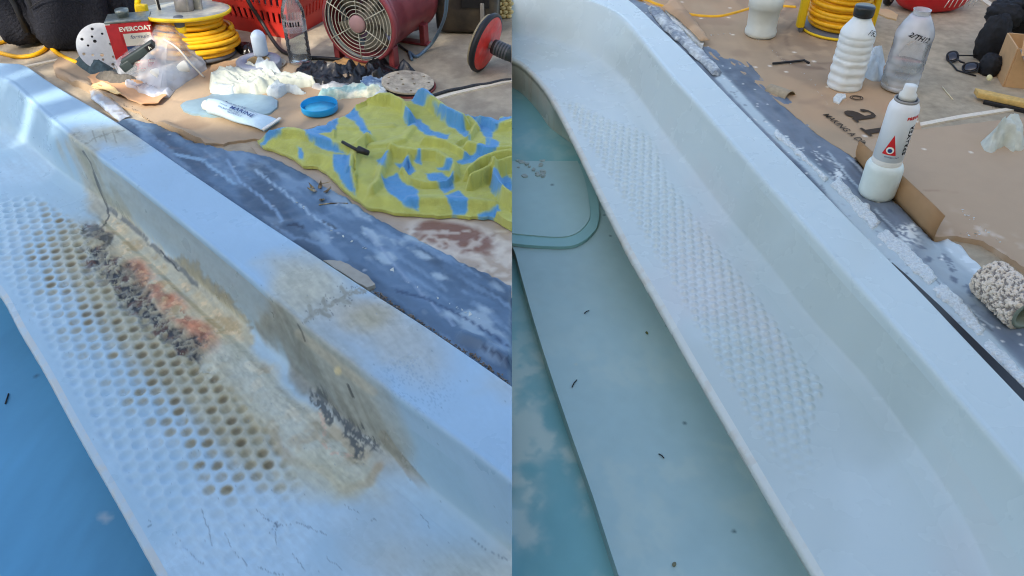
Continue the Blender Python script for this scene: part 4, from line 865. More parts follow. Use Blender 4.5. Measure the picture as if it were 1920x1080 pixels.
mk('gusset', xf(tube(cr([(.045, -.01, .108), (.075, -.012, .085), (.10, -.01, .04), (.118, .0, .004)], 6), .0022, 6)), M_white, bg_)
wt = W(325, 156); tb_ = empty('white_tube', tuple(wt + np.array([0, 0, .03])), (0, 0, rad(48)), label='white cylinder tube inside the clear bag', cat='tube')
mk('tube', xf(lathe([(0, 0), (.018, 0), (.0195, .004), (.0195, .085), (.018, .09), (0, .09)], 24), (-.045, 0, 0), (0, rad(90), 0)), M_white, tb_)
wt = W(297, 140); tl_ = empty('black_grip_tool', tuple(wt + np.array([-.025, -.02, .065])), (0, rad(-28), rad(12)), label='black angular tool handle inside the clear bag', cat='tool')
M_dk = mat('dark_teal_plastic', (44, 56, 62), .5, var=.1, vs=30)
mk('handle', box(.10, .02, .022, (0, 0, 0), .004), M_dk, tl_); mk('head', box(.03, .022, .032, (-.045, 0, -.012), .003), M_dk, tl_); mk('end_label', box(.022, .0215, .016, (.036, -.0012, 0), .001), M_blackbag, tl_); mk('lettering', xf(text_mesh('A', .012), (.036, -.0122, 0), (rad(90), 0, 0)), M_whiteink, tl_, smooth=False)

# ------------------------------------------------------------------ red baskets
def basket(root, L, Wd, H, nb=13, taper=.78, m=None):
    m = m or M_red
    def wall(p, q_, out):
        p = np.array(p); q_ = np.array(q_); parts = []
        def bar(a, b, z0, z1, th=.004):
            k0, k1 = taper + (1 - taper) * z0 / H, taper + (1 - taper) * z1 / H
            A, B = p + (q_ - p) * a, p + (q_ - p) * b; n = np.array(out) * th
            V = []
            for z, k in ((z0, k0), (z1, k1)):
                for s in (A, B): V += [(s[0] * k, s[1] * k, z)]
                for s in (B, A): V += [(s[0] * k - n[0], s[1] * k - n[1], z)]
            return V, [(0, 1, 5, 4), (1, 2, 6, 5), (2, 3, 7, 6), (3, 0, 4, 7), (4, 5, 6, 7), (3, 2, 1, 0)]
        bands = [(0, .24), (.46, .54), (.76, .84), (.96, 1.0)]
        for a, b in bands: parts.append(bar(0, 1, a * H, b * H))
        for (a, b) in ((.24, .46), (.54, .76), (.84, .96)):
            for k in range(nb + 1):
                parts.append(bar(max(k / nb - .022, 0), min(k / nb + .022, 1), a * H, b * H))
                if k < nb:       # rounded slot ends
                    for s in (0, 1):
                        z0_, z1_ = (a * H, a * H + .004) if s == 0 else (b * H - .004, b * H); parts.append(bar(k / nb + .01, k / nb + .034, z0_, z1_)); parts.append(bar((k + 1) / nb - .034, (k + 1) / nb - .01, z0_, z1_))
        return join(parts)
    x, y = L / 2, Wd / 2
    for p, q_, o_ in (((-x, -y), (x, -y), (0, -1)), ((x, -y), (x, y), (1, 0)), ((x, y), (-x, y), (0, 1)), ((-x, y), (-x, -y), (-1, 0))): mk('side', wall(p, q_, o_), m, root, smooth=False)
    mk('bottom', box(L * taper, Wd * taper, .006, (0, 0, .004), .002), m, root)
    mk('lip', join([tube([(-x, -y, H), (x, -y, H), (x, y, H), (-x, y, H)], .006, 8, closed=True)]), m, root)
q = W(492, 66); bk = empty('basket', tuple(q + np.array([.02, .10, 0])), (0, 0, rad(-24)), label='red slotted plastic basket between the reel and the fan', cat='basket')
basket(bk, .30, .24, .17)
M_dusty = mat('dark_load', (50, 48, 60), .8, var=.4, vs=20); mk('rag', xf(lump(.11, .08, .06, 2.4, .2, 4, 9, crease=.3), (q[0] + .02, q[1] + .10, .075)), M_dusty, label='dark bundled cloth inside the red slotted basket', cat='cloth')
# ------------------------------------------------------------------ bottles
def water_bottle(q, r, H, label, m_cap, m=M_pet, ridges=True, water=.0, cap_r=.42, **kw):
    root = empty('bottle', tuple(q), label=label, cat='bottle', **kw)
    pr = [(0, .003), (r * .7, 0), (r * .93, .004), (r, .014)]
    n = 30
    for i in range(n + 1):
        t = i / n; z = .014 + t * H * .62; k = 1 - (.035 * (.5 + .5 * math.cos(t * 6.28318 * 7)) if ridges and (t < .55) else 0) - (.02 if .58 < t < .95 else 0); pr.append((r * k, z))
    for t in np.linspace(0, 1, 8)[1:]: pr.append((r * (1 - (1 - cap_r) * (t ** 1.6)), .014 + H * .62 + t * H * .25))
    pr += [(r * cap_r, H * .93)]
    mk('body', lathe(pr, 36), m, root)
    mk('cap', lathe([(r * cap_r * 1.12, H * .92), (r * cap_r * 1.15, H * .99), (r * cap_r, H), (0, H)], 24), m_cap, root)
    if water:
        pw = [(0, .005)] + [(a * .96, b) for a, b in pr[3:] if b < water * H]; pw.append((0, pw[-1][1])); mk('liquid', lathe(pw, 30), clear_plastic('water', (.80, .86, .88), .05, .02), root)
    return root
q = W(561, 120); r_ = 21 * MPP(556, 118); hh = ztop(q[1], -18)
wb = water_bottle(q + np.array([.005, .0, 0]), r_, hh, 'clear ribbed water bottle standing left of the round fan', M_white, water=.5)
mk('label_band', lathe([(r_ * 1.01, hh * .48), (r_ * 1.01, hh * .66)], 36, False), clear_plastic('label_film', milk=.4), wb)
for i, w_ in enumerate([.010, .004, .014, .006, .004, .012]): mk('print', wrap(box(.0015 + w_ * .25, .012, .0001), r_ * 1.02, rad(-120 + i * 13), hh * .60), M_ink, wb, smooth=False)
q = W(494, 122); mkz = ztop(q[1], 56); mr_ = empty('capped_tube', tuple(q + np.array([0, 0, .03])), label='plain white round ended tube standing in the roll of tape', cat='tube')
mk('tube', lathe([(0, 0), (.0185, 0), (.019, .003), (.0195, mkz - .055), (.019, mkz - .046), (.015, mkz - .038), (.008, mkz - .032), (0, mkz - .030)], 28), mat('blue_white_plastic', (188, 208, 240), .35), mr_)
tr_ = empty('tape_roll', tuple(W(488, 131)), (0, 0, 0), label='grey roll of tape lying flat under the white tube', cat='tape roll')
M_gt = mat('grey_tape', (132, 142, 168), .45, var=.08, vs=40)
mk('roll', lathe([(.03, 0), (.056, 0), (.058, .002), (.058, .026), (.056, .028), (.03, .028), (.03, 0)], 40, False), M_gt, tr_); mk('core', lathe([(.026, .001), (.0298, .001), (.0298, .027), (.026, .027), (.026, .001)], 32, False), mat('core_card', (170, 150, 120), .8), tr_)
mk('mixing_tray', xf(lathe([(0, .002), (.03, .002), (.036, .010), (.034, .010), (.028, .004), (0, .004)], 24), (0, 0, 0)), M_steelw, loc=tuple(W(512, 126) + np.array([0, 0, .002])), label='small shallow pale dish beside the tape roll', cat='dish')

# ------------------------------------------------------------------ blower fan
fq = W(668, 133); Rf_ = .104
ax = np.array([-.36, -.93]); ax /= np.hypot(*ax); yaw = -math.atan2(ax[0], -ax[1])     # front looks along local -y
zc = Rf_ + .012
fn = empty('blower_fan', (fq[0] + .015, fq[1] + .03, 0), (0, 0, -yaw * 1.0), label='maroon round blower fan with a pale wire guard', cat='fan')
def hz(vf, y=0.): return [(v[0], y - v[2], zc + v[1]) for v in vf[0]], [tuple(reversed(f)) for f in vf[1]]     # lathe axis z -> -y
Lf = .26
mk('housing', hz(lathe([(Rf_ * .96, 0), (Rf_, 0), (Rf_, -.03), (Rf_ * .93, -.04), (Rf_ * .93, -Lf + .03), (Rf_, -Lf + .02), (Rf_, -Lf), (Rf_ * .94, -Lf), (Rf_ * .9, -Lf + .04), (Rf_ * .9, -.03), (Rf_ * .94, -.006), (Rf_ * .96, 0)], 56, False)), M_maroon, fn)
mk('front_collar', hz(lathe([(Rf_ * .93, .002), (Rf_ * .98, .006), (Rf_ * 1.02, .002), (Rf_ * 1.02, -.012), (Rf_ * 1.0, -.014)], 56, False)), mat('collar_paint', (140, 64, 74), .4, var=.2, vs=14), fn)
mk('inner_sleeve', hz(lathe([(Rf_ * .925, -.004), (Rf_ * .89, -.09)], 56, False)), mat('sleeve_paint', (150, 168, 182), .5, var=.25, vs=14), fn)
for k in range(8):
    R = Rf_ * (.26 + .095 * k); mk('guard_ring', hz(([(v[0], v[1], v[2] + .004) for v in tube([(R * math.cos(6.28318 * i / 48), R * math.sin(6.28318 * i / 48), 0) for i in range(48)], .0010, 6, closed=True)[0]], tube([(R * math.cos(6.28318 * i / 48), R * math.sin(6.28318 * i / 48), 0) for i in range(48)], .0010, 6, closed=True)[1])), M_wire, fn)
for k in range(6):
    a = 6.28318 * (k + .5) / 6; mk('guard_spoke', hz(tube([(Rf_ * .24 * math.cos(a), Rf_ * .24 * math.sin(a), .006), (Rf_ * .93 * math.cos(a), Rf_ * .93 * math.sin(a), .006)], .0013, 6)), M_wire, fn)
mk('hub', hz(lathe([(0, .012), (Rf_ * .18, .012), (Rf_ * .215, .009), (Rf_ * .22, .002), (0, .002)], 32)), mat('hub_plate', (176, 140, 148), .5, var=.1), fn)
M_blade = mat('blade', (128, 128, 122), .6, var=.15)
for k in range(5):
    a0 = 6.28318 * k / 5; P = []
    for j in range(7):
        for i in range(5):
            r = Rf_ * (.18 + .68 * j / 6); a = a0 + (i / 4 - .5) * .85; P.append((r * math.cos(a), r * math.sin(a), -.05 - .028 * (i / 4 - .5) - .01 * math.sin(j)))
    Fb = [(j * 5 + i, j * 5 + i + 1, j * 5 + i + 6, j * 5 + i + 5) for j in range(6) for i in range(4)]; o_ = mk('fan_blade', hz((P, Fb)), M_blade, fn)
    md = o_.modifiers.new('thickness', 'SOLIDIFY'); md.thickness = .002
mk('motor', hz(lathe([(0, -.055), (Rf_ * .33, -.055), (Rf_ * .36, -.07), (Rf_ * .36, -.16), (0, -.17)], 32)), M_steel, fn)
mk('motor_arm', hz(xf(box(.012, Rf_ * .55, .008), (0, Rf_ * .62, -.12))), M_steel, fn, smooth=False); mk('motor_arm', hz(xf(box(Rf_ * .55, .012, .008), (Rf_ * .62, 0, -.12))), M_steel, fn, smooth=False); mk('motor_arm', hz(xf(box(Rf_ * .55, .012, .008), (-Rf_ * .62, 0, -.12))), M_steel, fn, smooth=False)
for y_ in (.02, Lf - .06):
    for s in (-1, 1): mk('leg', box(.016, .028, zc - Rf_ * .55 , (s * Rf_ * .80, y_, (zc - Rf_ * .55) / 2), .002), M_maroon, fn, smooth=False)
    mk('foot_bar', box(Rf_ * 1.9, .03, .006, (0, y_, .004), .002), M_maroon, fn, smooth=False)
mk('handle', tube(cr([(0, .06, zc + Rf_ * .9), (0, .07, zc + Rf_ + .04), (0, .14, zc + Rf_ + .045), (0, .16, zc + Rf_ * .92)], 6), .006, 8), M_steel, fn)
mk('switch_box', box(.05, .07, .03, (Rf_ * .5, .12, zc + Rf_ * .88), .004), M_grey, fn)
cord('cable', [(838, -20, .22), (836, 20, .15), (828, 48, .09), (812, 78, .03), (795, 96), (780, 106), (768, 98), (772, 112)], .0045, mat('blue_cable', (96, 122, 152), .5), 'blue grey cable hanging from the back of the fan')
cord('cable', [(770, 100), (758, 92), (748, 84)], .003, M_black, 'short black wire on the floor beside the fan leg')
cord('power_cord', [(450, -30, .16), (470, 10, .11), (490, 40, .06), (512, 76, .02), (530, 96, .006), (560, 106), (600, 109), (650, 112), (690, 115), (715, 121, .012), (742, 133, .012)], .0055, M_black, 'black power cord running from the basket past the fan')
# dark case and wicker chair leg behind
q = W(885, 70); cs = empty('tool_case', (q[0], q[1] + .09, 0), (0, 0, rad(-3)), label='black scuffed tool case behind the fan', cat='case')
M_case = mat('case_shell', (48, 45, 46), .5, var=.3, vs=6, c2=(74, 68, 60))
mk('shell', box(.19, .16, .20, (-.012, 0, .105), .012, taper=.92), M_case, cs); mk('latch', box(.012, .006, .05, (.035, -.082, .07), .002), M_steel, cs, smooth=False); mk('recess', box(.08, .004, .08, (.015, -.0785, .12), .002), M_black, cs, smooth=False)
q = W(948, 40); wk = empty('wicker_basket', (q[0] - .01, q[1] + .035, 0), label='pale wicker basket at the far edge behind the sander', cat='basket')
M_wick = mat('wicker', (205, 188, 140), .8, var=.25, vs=60)
for i in range(9):
    for k in range(4): mk('weave', xf(lump(.009, .006, .0065, 2.6, .05, 3, i * 7 + k, 8, 6, False), (-.03 + k * .0165 + (i % 2) * .006, -.012, .008 + i * .0125)), M_wick, wk)
mk('body', box(.055, .02, .12, (-.008, 0, .06), .004), mat('wicker_dark', (120, 96, 62), .9), wk)

# polisher: red backing pad on edge with a black body
q = W(905, 140); po = empty('polisher', (q[0] + .012, q[1] + .02, 0), label='red and black sanding polisher pad standing on edge', cat='polisher')
Rp = .078
def pad(vf): return xf(vf, (0, 0, Rp * .98), (rad(0), rad(104), rad(-26)))
mk('pad', pad(lathe([(0, -.012), (Rp * .94, -.012), (Rp, -.006), (Rp, .002), (Rp * .9, .004)], 48, False)), M_black, po); mk('disc', pad(lathe([(Rp * .9, .003), (Rp * .86, .006), (Rp * .2, .010), (0, .010)], 48, False)), mat('pad_red', (206, 52, 46), .45, var=.2, vs=14, c2=(190, 100, 96)), po)
mk('backing', pad(lathe([(0, -.019), (Rp * .9, -.018), (Rp * .93, -.012), (0, -.012)], 48, False)), mat('wool', (150, 140, 120), .9), po)
# the stem runs towards the seam and stops on it
from mathutils import Euler
nrm_ = Euler((0, rad(104), rad(-26))).to_matrix() @ Vector((0, 0, 1)); p0_ = Vector((0, 0, Rp * .98)); x_end = -po.location.x - .0015
def stem(a, b, r, m, name):
    vf = tube([p0_ + nrm_ * (a + (b - a) * k / 6) for k in range(7)], r, 16); V = [(min(x, x_end), y, z) for x, y, z in vf[0]]; return mk(name, (V, vf[1]), m, po)
stem(.008, .022, .010, M_steel, 'spindle'); stem(.020, .11, .019, M_dk, 'gear_head'); 
for k in range(5): stem(.028 + k * .008, .032 + k * .008, .0205, M_grey, 'cooling_ring')
# black plastic, stacked sanding discs, torn wrappers
for pp, H_, lb, sd_ in [([(548, 146), (556, 130), (575, 124), (600, 132), (640, 128), (675, 132), (700, 146), (690, 162), (650, 170), (600, 172), (570, 160)], .035, 'crumpled shiny black plastic bag below the fan', 3), ([(675, 140), (700, 118), (730, 122), (745, 140), (720, 160), (690, 158)], .03, 'folded black plastic scrap in front of the fan foot', 9), ([(738, 138), (745, 126), (770, 124), (782, 136), (775, 143)], .035, 'small black rubber block right of the fan leg', 14)]:
    sheet('black_plastic', torn(pp, 2.5, 5, sd_), M_blackbag, (lambda H_, sd_: lambda x, y, e: np.minimum(e * 1.6, H_) * (.2 + 1.1 * ridge(x * 30 + 1.5 * fb(x * 16, y * 16, sd_), y * 18, sd_, 4) ** 1.5))(H_, sd_), .004, z0=.001, label=lb, cat='plastic')
for i in range(3):
    a = W(768 - i * 3, 168 - 0 * i); d_ = empty('sanding_disc', (a[0] + .002 * i, a[1] + .01, .003 + .006 * i), (rad(2 * i), rad(-1.5 * i), i), label=['maroon disc at the bottom of the stack below the fan', 'grey disc in the middle of the stack below the fan', 'dusty pale sanding disc on top of the stack'][i], cat='sanding disc')
    mk('disc', disc_holes(.066 if i != 1 else .064, .0045, [(.052, 9, .0035), (.02, 4, .004)] if i == 2 else [], n=44), [mat('disc_maroon', (128, 66, 66), .7, var=.1), M_black, mat('disc_dusty', (186, 178, 166), .9, var=.22, vs=30, c2=(150, 142, 134))][i], d_, smooth=False)
def paperm(name, c, **k): return mat(name, c, .7, var=.12, vs=20, bump=.2, bs=60, **k)
def crum(name, px, m, H_, sd_, lb, cat, fr=24, z0=.006, st_=.003, **k):
    return sheet(name, torn(px, 2.5, 5, sd_), m, lambda x, y, e: np.minimum(e * 2.0, H_ * .75) * (.15 + 1.25 * ridge((x * math.cos(sd_) + y * math.sin(sd_)) * fr * 1.5 + 1.2 * fb(x * 16, y * 16, sd_), (y * math.cos(sd_) - x * math.sin(sd_)) * fr * .5, sd_, 3) ** 2 + .5 * fb(x * 20, y * 20, sd_ + 5)), st_, z0=z0, label=lb, cat=cat, **k)
M_glove = paperm('latex', (186, 194, 192)); M_glove2 = paperm('latex_cool', (180, 194, 210))
sheet('plastic_sheet', torn([(340, 205), (352, 196), (385, 190), (400, 184), (440, 182), (480, 184), (510, 188), (522, 196), (520, 208), (508, 220), (470, 226), (430, 226), (395, 226), (360, 220), (345, 215)], 1.5, 6, 3), mat('resin_sheet', (128, 156, 178), .3, var=.1, vs=14), lambda x, y, e: .004 + .004 * fb(x * 14, y * 14, 3) * ss(0, .01, e), .006, z0=.006, label='pale blue grey plastic sheet under the printed tube', cat='plastic sheet')
crum('glove', [(392, 172), (398, 150), (425, 144), (450, 140), (470, 134), (500, 142), (520, 150), (530, 165), (505, 176), (480, 184), (440, 182), (400, 184)], M_glove, .026, 7, 'crumpled off white latex glove above the plastic sheet', 'glove', 20, .008)
crum('glove', [(480, 160), (520, 148), (560, 152), (594, 152), (594, 166), (560, 170), (520, 168), (490, 174)], M_glove, .020, 17, 'long off white glove cuff pointing right towards the black bag', 'glove', 18, .008)
crum('glove', [(470, 138), (482, 128), (500, 126), (515, 134), (530, 142), (505, 148), (480, 148)], M_glove2, .032, 27, 'white glove fingers sticking up by the tape roll', 'glove', 26, .008)
crum('paper_towel', [(500, 176), (520, 166), (545, 172), (575, 180), (565, 184), (540, 178), (520, 190), (505, 186)], M_glove2, .02, 37, 'torn white paper curl between the glove and the blue lid', 'paper', 26, .008)
crum('wrapper', [(590, 186), (640, 172), (665, 164), (690, 172), (720, 178), (700, 186), (650, 190), (610, 192)], mat('wrapper_teal', (160, 200, 205), .5, var=.3, vs=18, c2=(210, 214, 206)), .022, 47, 'teal and white torn wrapper behind the blue lid', 'wrapper', 24, .006)
crum('wrapper', [(660, 160), (700, 150), (735, 156), (748, 168), (720, 176), (690, 170)], mat('wrapper_blue', (90, 120, 165), .4, var=.3, vs=26, c2=(170, 190, 210)), .014, 57, 'shiny blue wrapper left of the sanding disc stack', 'wrapper', 30, .006)
crum('wrapper', [(700, 186), (705, 176), (728, 172), (730, 186), (715, 191)], M_glove2, .012, 67, 'small white wrapper corner above the towel', 'wrapper', 30, .006)
M_film = clear_plastic('loose_film', milk=.5, rough=.3)
crum('plastic_film', [(236, 168), (262, 160), (300, 178), (330, 176), (318, 188), (290, 190), (262, 182)], M_film, .014, 91, 'loose clear film scrap spilling from the front of the bag', 'film', 26, .008)
crum('paper_towel', [(404, 168), (396, 178), (410, 186), (440, 184), (462, 176), (448, 170), (424, 172)], M_glove2, .016, 93, 'thin bluish paper edge under the latex glove', 'paper', 30, .009)
crum('brown_paper', [(600, 128), (640, 116), (690, 120), (700, 132), (650, 138), (612, 136)], mat('brown_paper', (176, 140, 96), .8, var=.15, vs=20), .012, 95, 'sunlit tan paper lying flat under the front of the fan', 'paper', 22, .002)
crum('black_plastic', [(440, 92), (462, 86), (486, 92), (500, 102), (478, 108), (450, 102)], M_blackbag, .02, 97, 'small black plastic scrap beside the red slotted basket', 'plastic', 26, .001)
crum('wrapper', [(585, 168), (610, 162), (640, 166), (660, 162), (650, 172), (615, 176)], M_film, .016, 99, 'transparent crinkled wrapper left of the shiny blue one', 'wrapper', 30, .006)
cord('rope', [(812, 179), (840, 170), (868, 165), (890, 160), (915, 157), (940, 151), (958.5, 149)], .0042, mat('dirty_rope', (62, 66, 74), .9, var=.4, vs=120, bump=.6, bs=300), 'frayed dark rope lying along the white joint by the towel')
# blue lid
q = W(601, 213); ld = empty('lid', tuple(q + np.array([0, 0, .009])), label='bright blue round lid lying open side up', cat='lid'); R_ = 34 * MPP(601, 213)
M_blue = mat('blue_plastic', (26, 142, 214), .38, var=.04)
mk('rim', lathe([(R_ * .9, 0), (R_ * .97, .001), (R_, .004), (R_, .016), (R_ * .985, .0175), (R_ * .965, .016), (R_ * .955, .004), (R_ * .94, .003)], 56, False), M_blue, ld); mk('base', lathe([(0, .001), (R_ * .945, .001), (R_ * .945, .0032), (R_ * .3, .0036), (0, .0034)], 48), mat('lid_resin', (70, 158, 208), .25, var=.1, vs=20), ld)
# printed tube
a_, b_ = W(398, 218), W(512, 244); L_ = math.hypot(*(b_ - a_)[:2]); q = (a_ + b_) / 2
tp = empty('product_tube', (q[0], q[1], .012), (0, 0, math.atan2(b_[1] - a_[1], b_[0] - a_[0])), label='squeezed blue and white printed tube on the cardboard', cat='tube')
def tubef(s, t):
    x = (s - .5) * L_; k = s; w_ = .021 + .009 * k; h_ = .017 * (1 - k) ** .7 + .0015; a = t * 6.28318
    return (x, w_ * math.cos(a) * (1 - .35 * (s < .03)), h_ * math.sin(a) + h_ - .004 + .002 * math.sin(9 * s))
Vt, Ft = grid(24, 20, tubef); Ft.append(tuple(j * 25 for j in range(20)))
M_tubeb = mat('tube_print', (176, 204, 232), .4, var=.06, vs=40)
mk('tube_body', (Vt, Ft), M_tubeb, tp); mk('crimp', box(.008, .064, .004, (L_ / 2, 0, .004), .001), M_white, tp); mk('neck', xf(lathe([(.010, 0), (.012, -.003), (.012, -.014), (0, -.014)], 16), (-L_ / 2, 0, .014), (0, rad(90), 0)), M_white, tp)
for i in range(7):
    wds = ['ADHESIVE', 'MARINE', 'SEALANT FAST CURE', 'BONDS TO FIBERGLASS', 'WATERPROOF', '10 FL OZ', 'DANGER']
    s_ = [.014, .018, .006, .005, .006, .005, .005][i]; x_ = [-.02, .01, -.02, .005, .0, .035, -.04][i]; y_ = [.012, -.004, -.014, .020, -.019, .008, -.005][i]
    T_ = text_mesh(wds[i], s_, bold=.0002 if s_ > .01 else 0)
    V = []
    for x, y, z in T_[0]:
        X = x + x_; Y = y + y_; k = X / L_ + .5; w_ = .021 + .009 * k; h_ = .017 * max(1 - k, 0) ** .7 + .0015; a = math.acos(max(-.95, min(.95, Y / w_))); V.append((X, Y, h_ * math.sin(a) + h_ - .004 + .0028 + .002 * abs(math.sin(9 * k))))
    mk('lettering', (V, T_[1]), M_blueink, tp, smooth=False)
# dry leaf and twigs
lf = empty('dry_leaf', (*W(598, 366)[:2], .008), label='dry curled brown leaf lying on the blue masking film', cat='leaf'); M_leaf = mat('leaf', (170, 158, 130), .8, var=.4, vs=80, c2=(96, 84, 70))
for i, (u, v, l, a) in enumerate([(592, 360, .018, 200), (600, 354, .014, 80), (604, 376, .02, -80), (610, 362, .016, 10), (588, 356, .012, 150)]):
    q = rel(lf, u, v, .008); V, F = grid(6, 4, lambda s, t: ((s - .2) * l, (t - .5) * l * .6 * math.sin(math.pi * min(s + .1, 1)), .012 * s * s + .006 * abs(t - .5)))
    o_ = mk('lobe', xf((V, F), q, (0, 0, rad(a))), M_leaf, lf); o_.modifiers.new('thickness', 'SOLIDIFY').thickness = .0006
stick('twig', [(598, 384), (620, 381), (652, 381)], .0012, M_leaf, .009, 'thin twig beside the dry leaf on the film', 'twig')
stick('twig', [(598, 345), (610, 343), (618, 341)], .001, M_leaf, .009, 'tiny pale twig above the dry leaf', 'twig')
stick('pencil_lead', [(10, 757), (16, 738)], .0014, M_black, -.233, 'thin black splinter on the blue pool floor', 'splinter')
# ================================================================== RIGHT SITE
def tapr_col(x, y, z, u, v):
    n = len(x); u, v = PX(x, y, 0 * x); s = y * .985 - x * .17; t = x * .985 + y * .17; f1 = fb(s * 10, t * 60, 3); f2 = fb(x * 36, y * 36, 8, 5); f3 = fb(x * 110, y * 110, 18)
    c = np.repeat(alb((104, 116, 134))[None], n, 0) * (1 + .32 * (f1 - .5) + .3 * (f2 - .5))[:, None]
    c = mixc(c, (66, 80, 100), .55 * ss(.52, .7, fb(s * 6, t * 22, 15)))
    rim_ = dseg(u + 26 * (f2 - .5), v + 26 * (f2 - .5), [(1350, 150), (1448, 252), (1490, 293), (1545, 345), (1590, 392), (1626, 432), (1675, 486), (1730, 536), (1778, 582), (1836, 640), (1940, 748)])
    wd = 8 + 12 * ss(1480, 1640, u); c = mixc(c, (196, 214, 228), .95 * (1 - ss(.8, 1.15, rim_ / wd)) * ss(.30, .42, f3 + .5 * f2 - .1)); c = mixc(c, (150, 168, 182), .5 * (1 - ss(.9, 1.6, rim_ / wd)))
    for cu, cv, ru, rv in ((1500, 285, 9, 6), (1532, 298, 10, 10), (1572, 330, 14, 15), (1700, 446, 26, 18), (1706, 440, 12, 20), (1560, 305, 16, 4), (1476, 268, 8, 7)):
        c = mixc(c, (214, 224, 232), .95 * blob(u + 18 * (f3 - .5), v + 18 * (f3 - .5), cu, cv, ru, rv, 30, .35) * ss(.44, .5, fb(x * 240, y * 150, 33, 3)))
    c = mixc(c, (206, 220, 234), .95 * blob(u + 14 * (f2 - .5), v + 14 * (f2 - .5), 1812, 486, 58, 19, 42, .25)); c = mixc(c, (168, 184, 196), .7 * ss(.5, .56, ridge(x * 60, y * 30, 9)) * blob(u, v, 1790, 510, 90, 40, 42, .6))
    for L_ in ([(1552, 290), (1590, 335), (1620, 372)], [(1640, 395), (1680, 440), (1720, 490)], [(1590, 300), (1620, 330), (1640, 352)], [(1750, 520), (1800, 570), (1860, 620)]):
        c = mixc(c, (168, 184, 198), .8 * (1 - ss(.8, 2.6, dseg(u + 6 * (f2 - .5), v, L_)))); c = mixc(c, (60, 74, 92), .6 * (1 - ss(.5, 3, dseg(u + 3, v - 4, L_))))
    return mixc(c, (215, 220, 226), .85 * (fb(x * 170, y * 170, 5, 2) > .86))
def tapr_h(x, y, e):
    u, v = PX(x, y, 0 * x); h = .007 * ridge(x * 30 + y * 5, y * 9, 3, 4) + .003 * ridge(x * 60, y * 50, 13) * (1 - ss(12, 34, dseg(u, v, [(1440, 262), (1570, 400), (1715, 548), (1920, 745)])))
    return h * ss(0, .004, e) + .0
TR = [(1150, -30), (1180, -5), (1200, 5), (1232, 22), (1262, 50), (1300, 85), (1350, 92), (1376, 97), (1400, 118), (1430, 150), (1462, 176), (1500, 200), (1540, 240), (1572, 268), (1612, 312), (1640, 342), (1676, 380), (1716, 418), (1752, 456), (1776, 448), (1800, 462), (1835, 500), (1880, 555), (1925, 600), (2050, 730), (2050, 900), (1905, 757), (1835, 684), (1750, 592), (1690, 535), (1644, 482), (1600, 434), (1520, 350), (1424, 256), (1326, 154), (1270, 96), (1218, 44), (1184, 14)]
sheet('masking_sheet', torn(TR, 3, 8, 22), M_tape, tapr_h, .005, col=tapr_col, label='grey masking tape caked with white paint beside the repaired rim', cat='masking sheet')
stv = [(1672, 492), (1700, 520), (1760, 578), (1820, 640), (1925, 748), (2000, 825)]
V = []; 
for i, (u, v) in enumerate(stv):
    w_ = [1, 5, 8, 11, 16, 18][i]; a = W(u - w_ * .25, v + w_ * .35, .012); b = W(u + w_ * .55, v - w_ * .45, .010); V += [tuple(a), tuple(b), (b[0], b[1], .0), (a[0], a[1], .0)]
F = [(i * 4 + k, i * 4 + (k + 1) % 4, i * 4 + 4 + (k + 1) % 4, i * 4 + 4 + k) for i in range(len(stv) - 1) for k in range(4)] + [(3, 2, 1, 0), tuple(len(stv) * 4 - 4 + k for k in range(4))]
mk('dark_gap_strip', (V, F), M_black, smooth=False, label='black strip standing in for the shaded gap between the repaired rim and painted tape', cat='gap_strip')  # solid black strip added to stand for the shade in the open gap
M_crust = mat('paint_crust', (204, 216, 228), .45, var=.16, vs=60, bump=.8, bs=140)
for sg_, wd_ in (([(1448, 256), (1478, 284), (1512, 316), (1545, 346)], 5), ([(1552, 354), (1580, 382), (1604, 410), (1630, 440)], 13), ([(1640, 452), (1668, 480), (1700, 510), (1736, 545)], 13), ([(1742, 553), (1775, 583), (1800, 608), (1826, 640)], 13), ([(1838, 656), (1870, 692), (1925, 752), (1990, 820)], 11)):
    P_ = np.array(sg_, float); off_ = np.array([.72, -.69]); op_ = [tuple(p + off_ * (2 if wd_ < 6 else 4)) for p in P_] + [tuple(p + off_ * (wd_ * 2 * (.7 + .6 * vn(p[0] * .05, 0, 3)))) for p in P_[::-1]]
    sheet('paint_crust', torn(op_, 3.5, 4, int(sg_[0][0])), M_crust, lambda x, y, e: .0045 + .0045 * ridge(x * 70, y * 55, 4, 3) * ss(0, .004, e), .0035, z0=.002, kind='stuff')
M_paint = mat('dried_paint', (206, 214, 222), .5, var=.14, vs=50, bump=.6, bs=110)
M_duct = mat('duct_tape', (120, 132, 150), .5, var=.35, vs=24, c2=(188, 198, 208), bump=.4, bs=70)
sheet('tape_strip', torn([(1214, 20), (1238, 22), (1262, 48), (1296, 80), (1324, 110), (1353, 142), (1346, 149), (1334, 147), (1318, 128), (1284, 98), (1248, 64), (1226, 40)], 2, 5, 41), M_duct, lambda x, y, e: .008 + .012 * ridge(x * 30, y * 12, 5) * ss(0, .008, e), .004, thin=.0012, label='peeled folded tape strip crusted white at the top of the rim', cat='tape')
for pp in ([(1246, 28), (1256, 34), (1290, 62), (1318, 86), (1316, 96), (1296, 80), (1262, 52)],): sheet('paint_smear', torn(pp, 2.5, 5, 4), M_paint, lambda x, y, e: .008 + .004 * fb(x * 90, y * 90, 4), .004, z0=.006, kind='stuff')
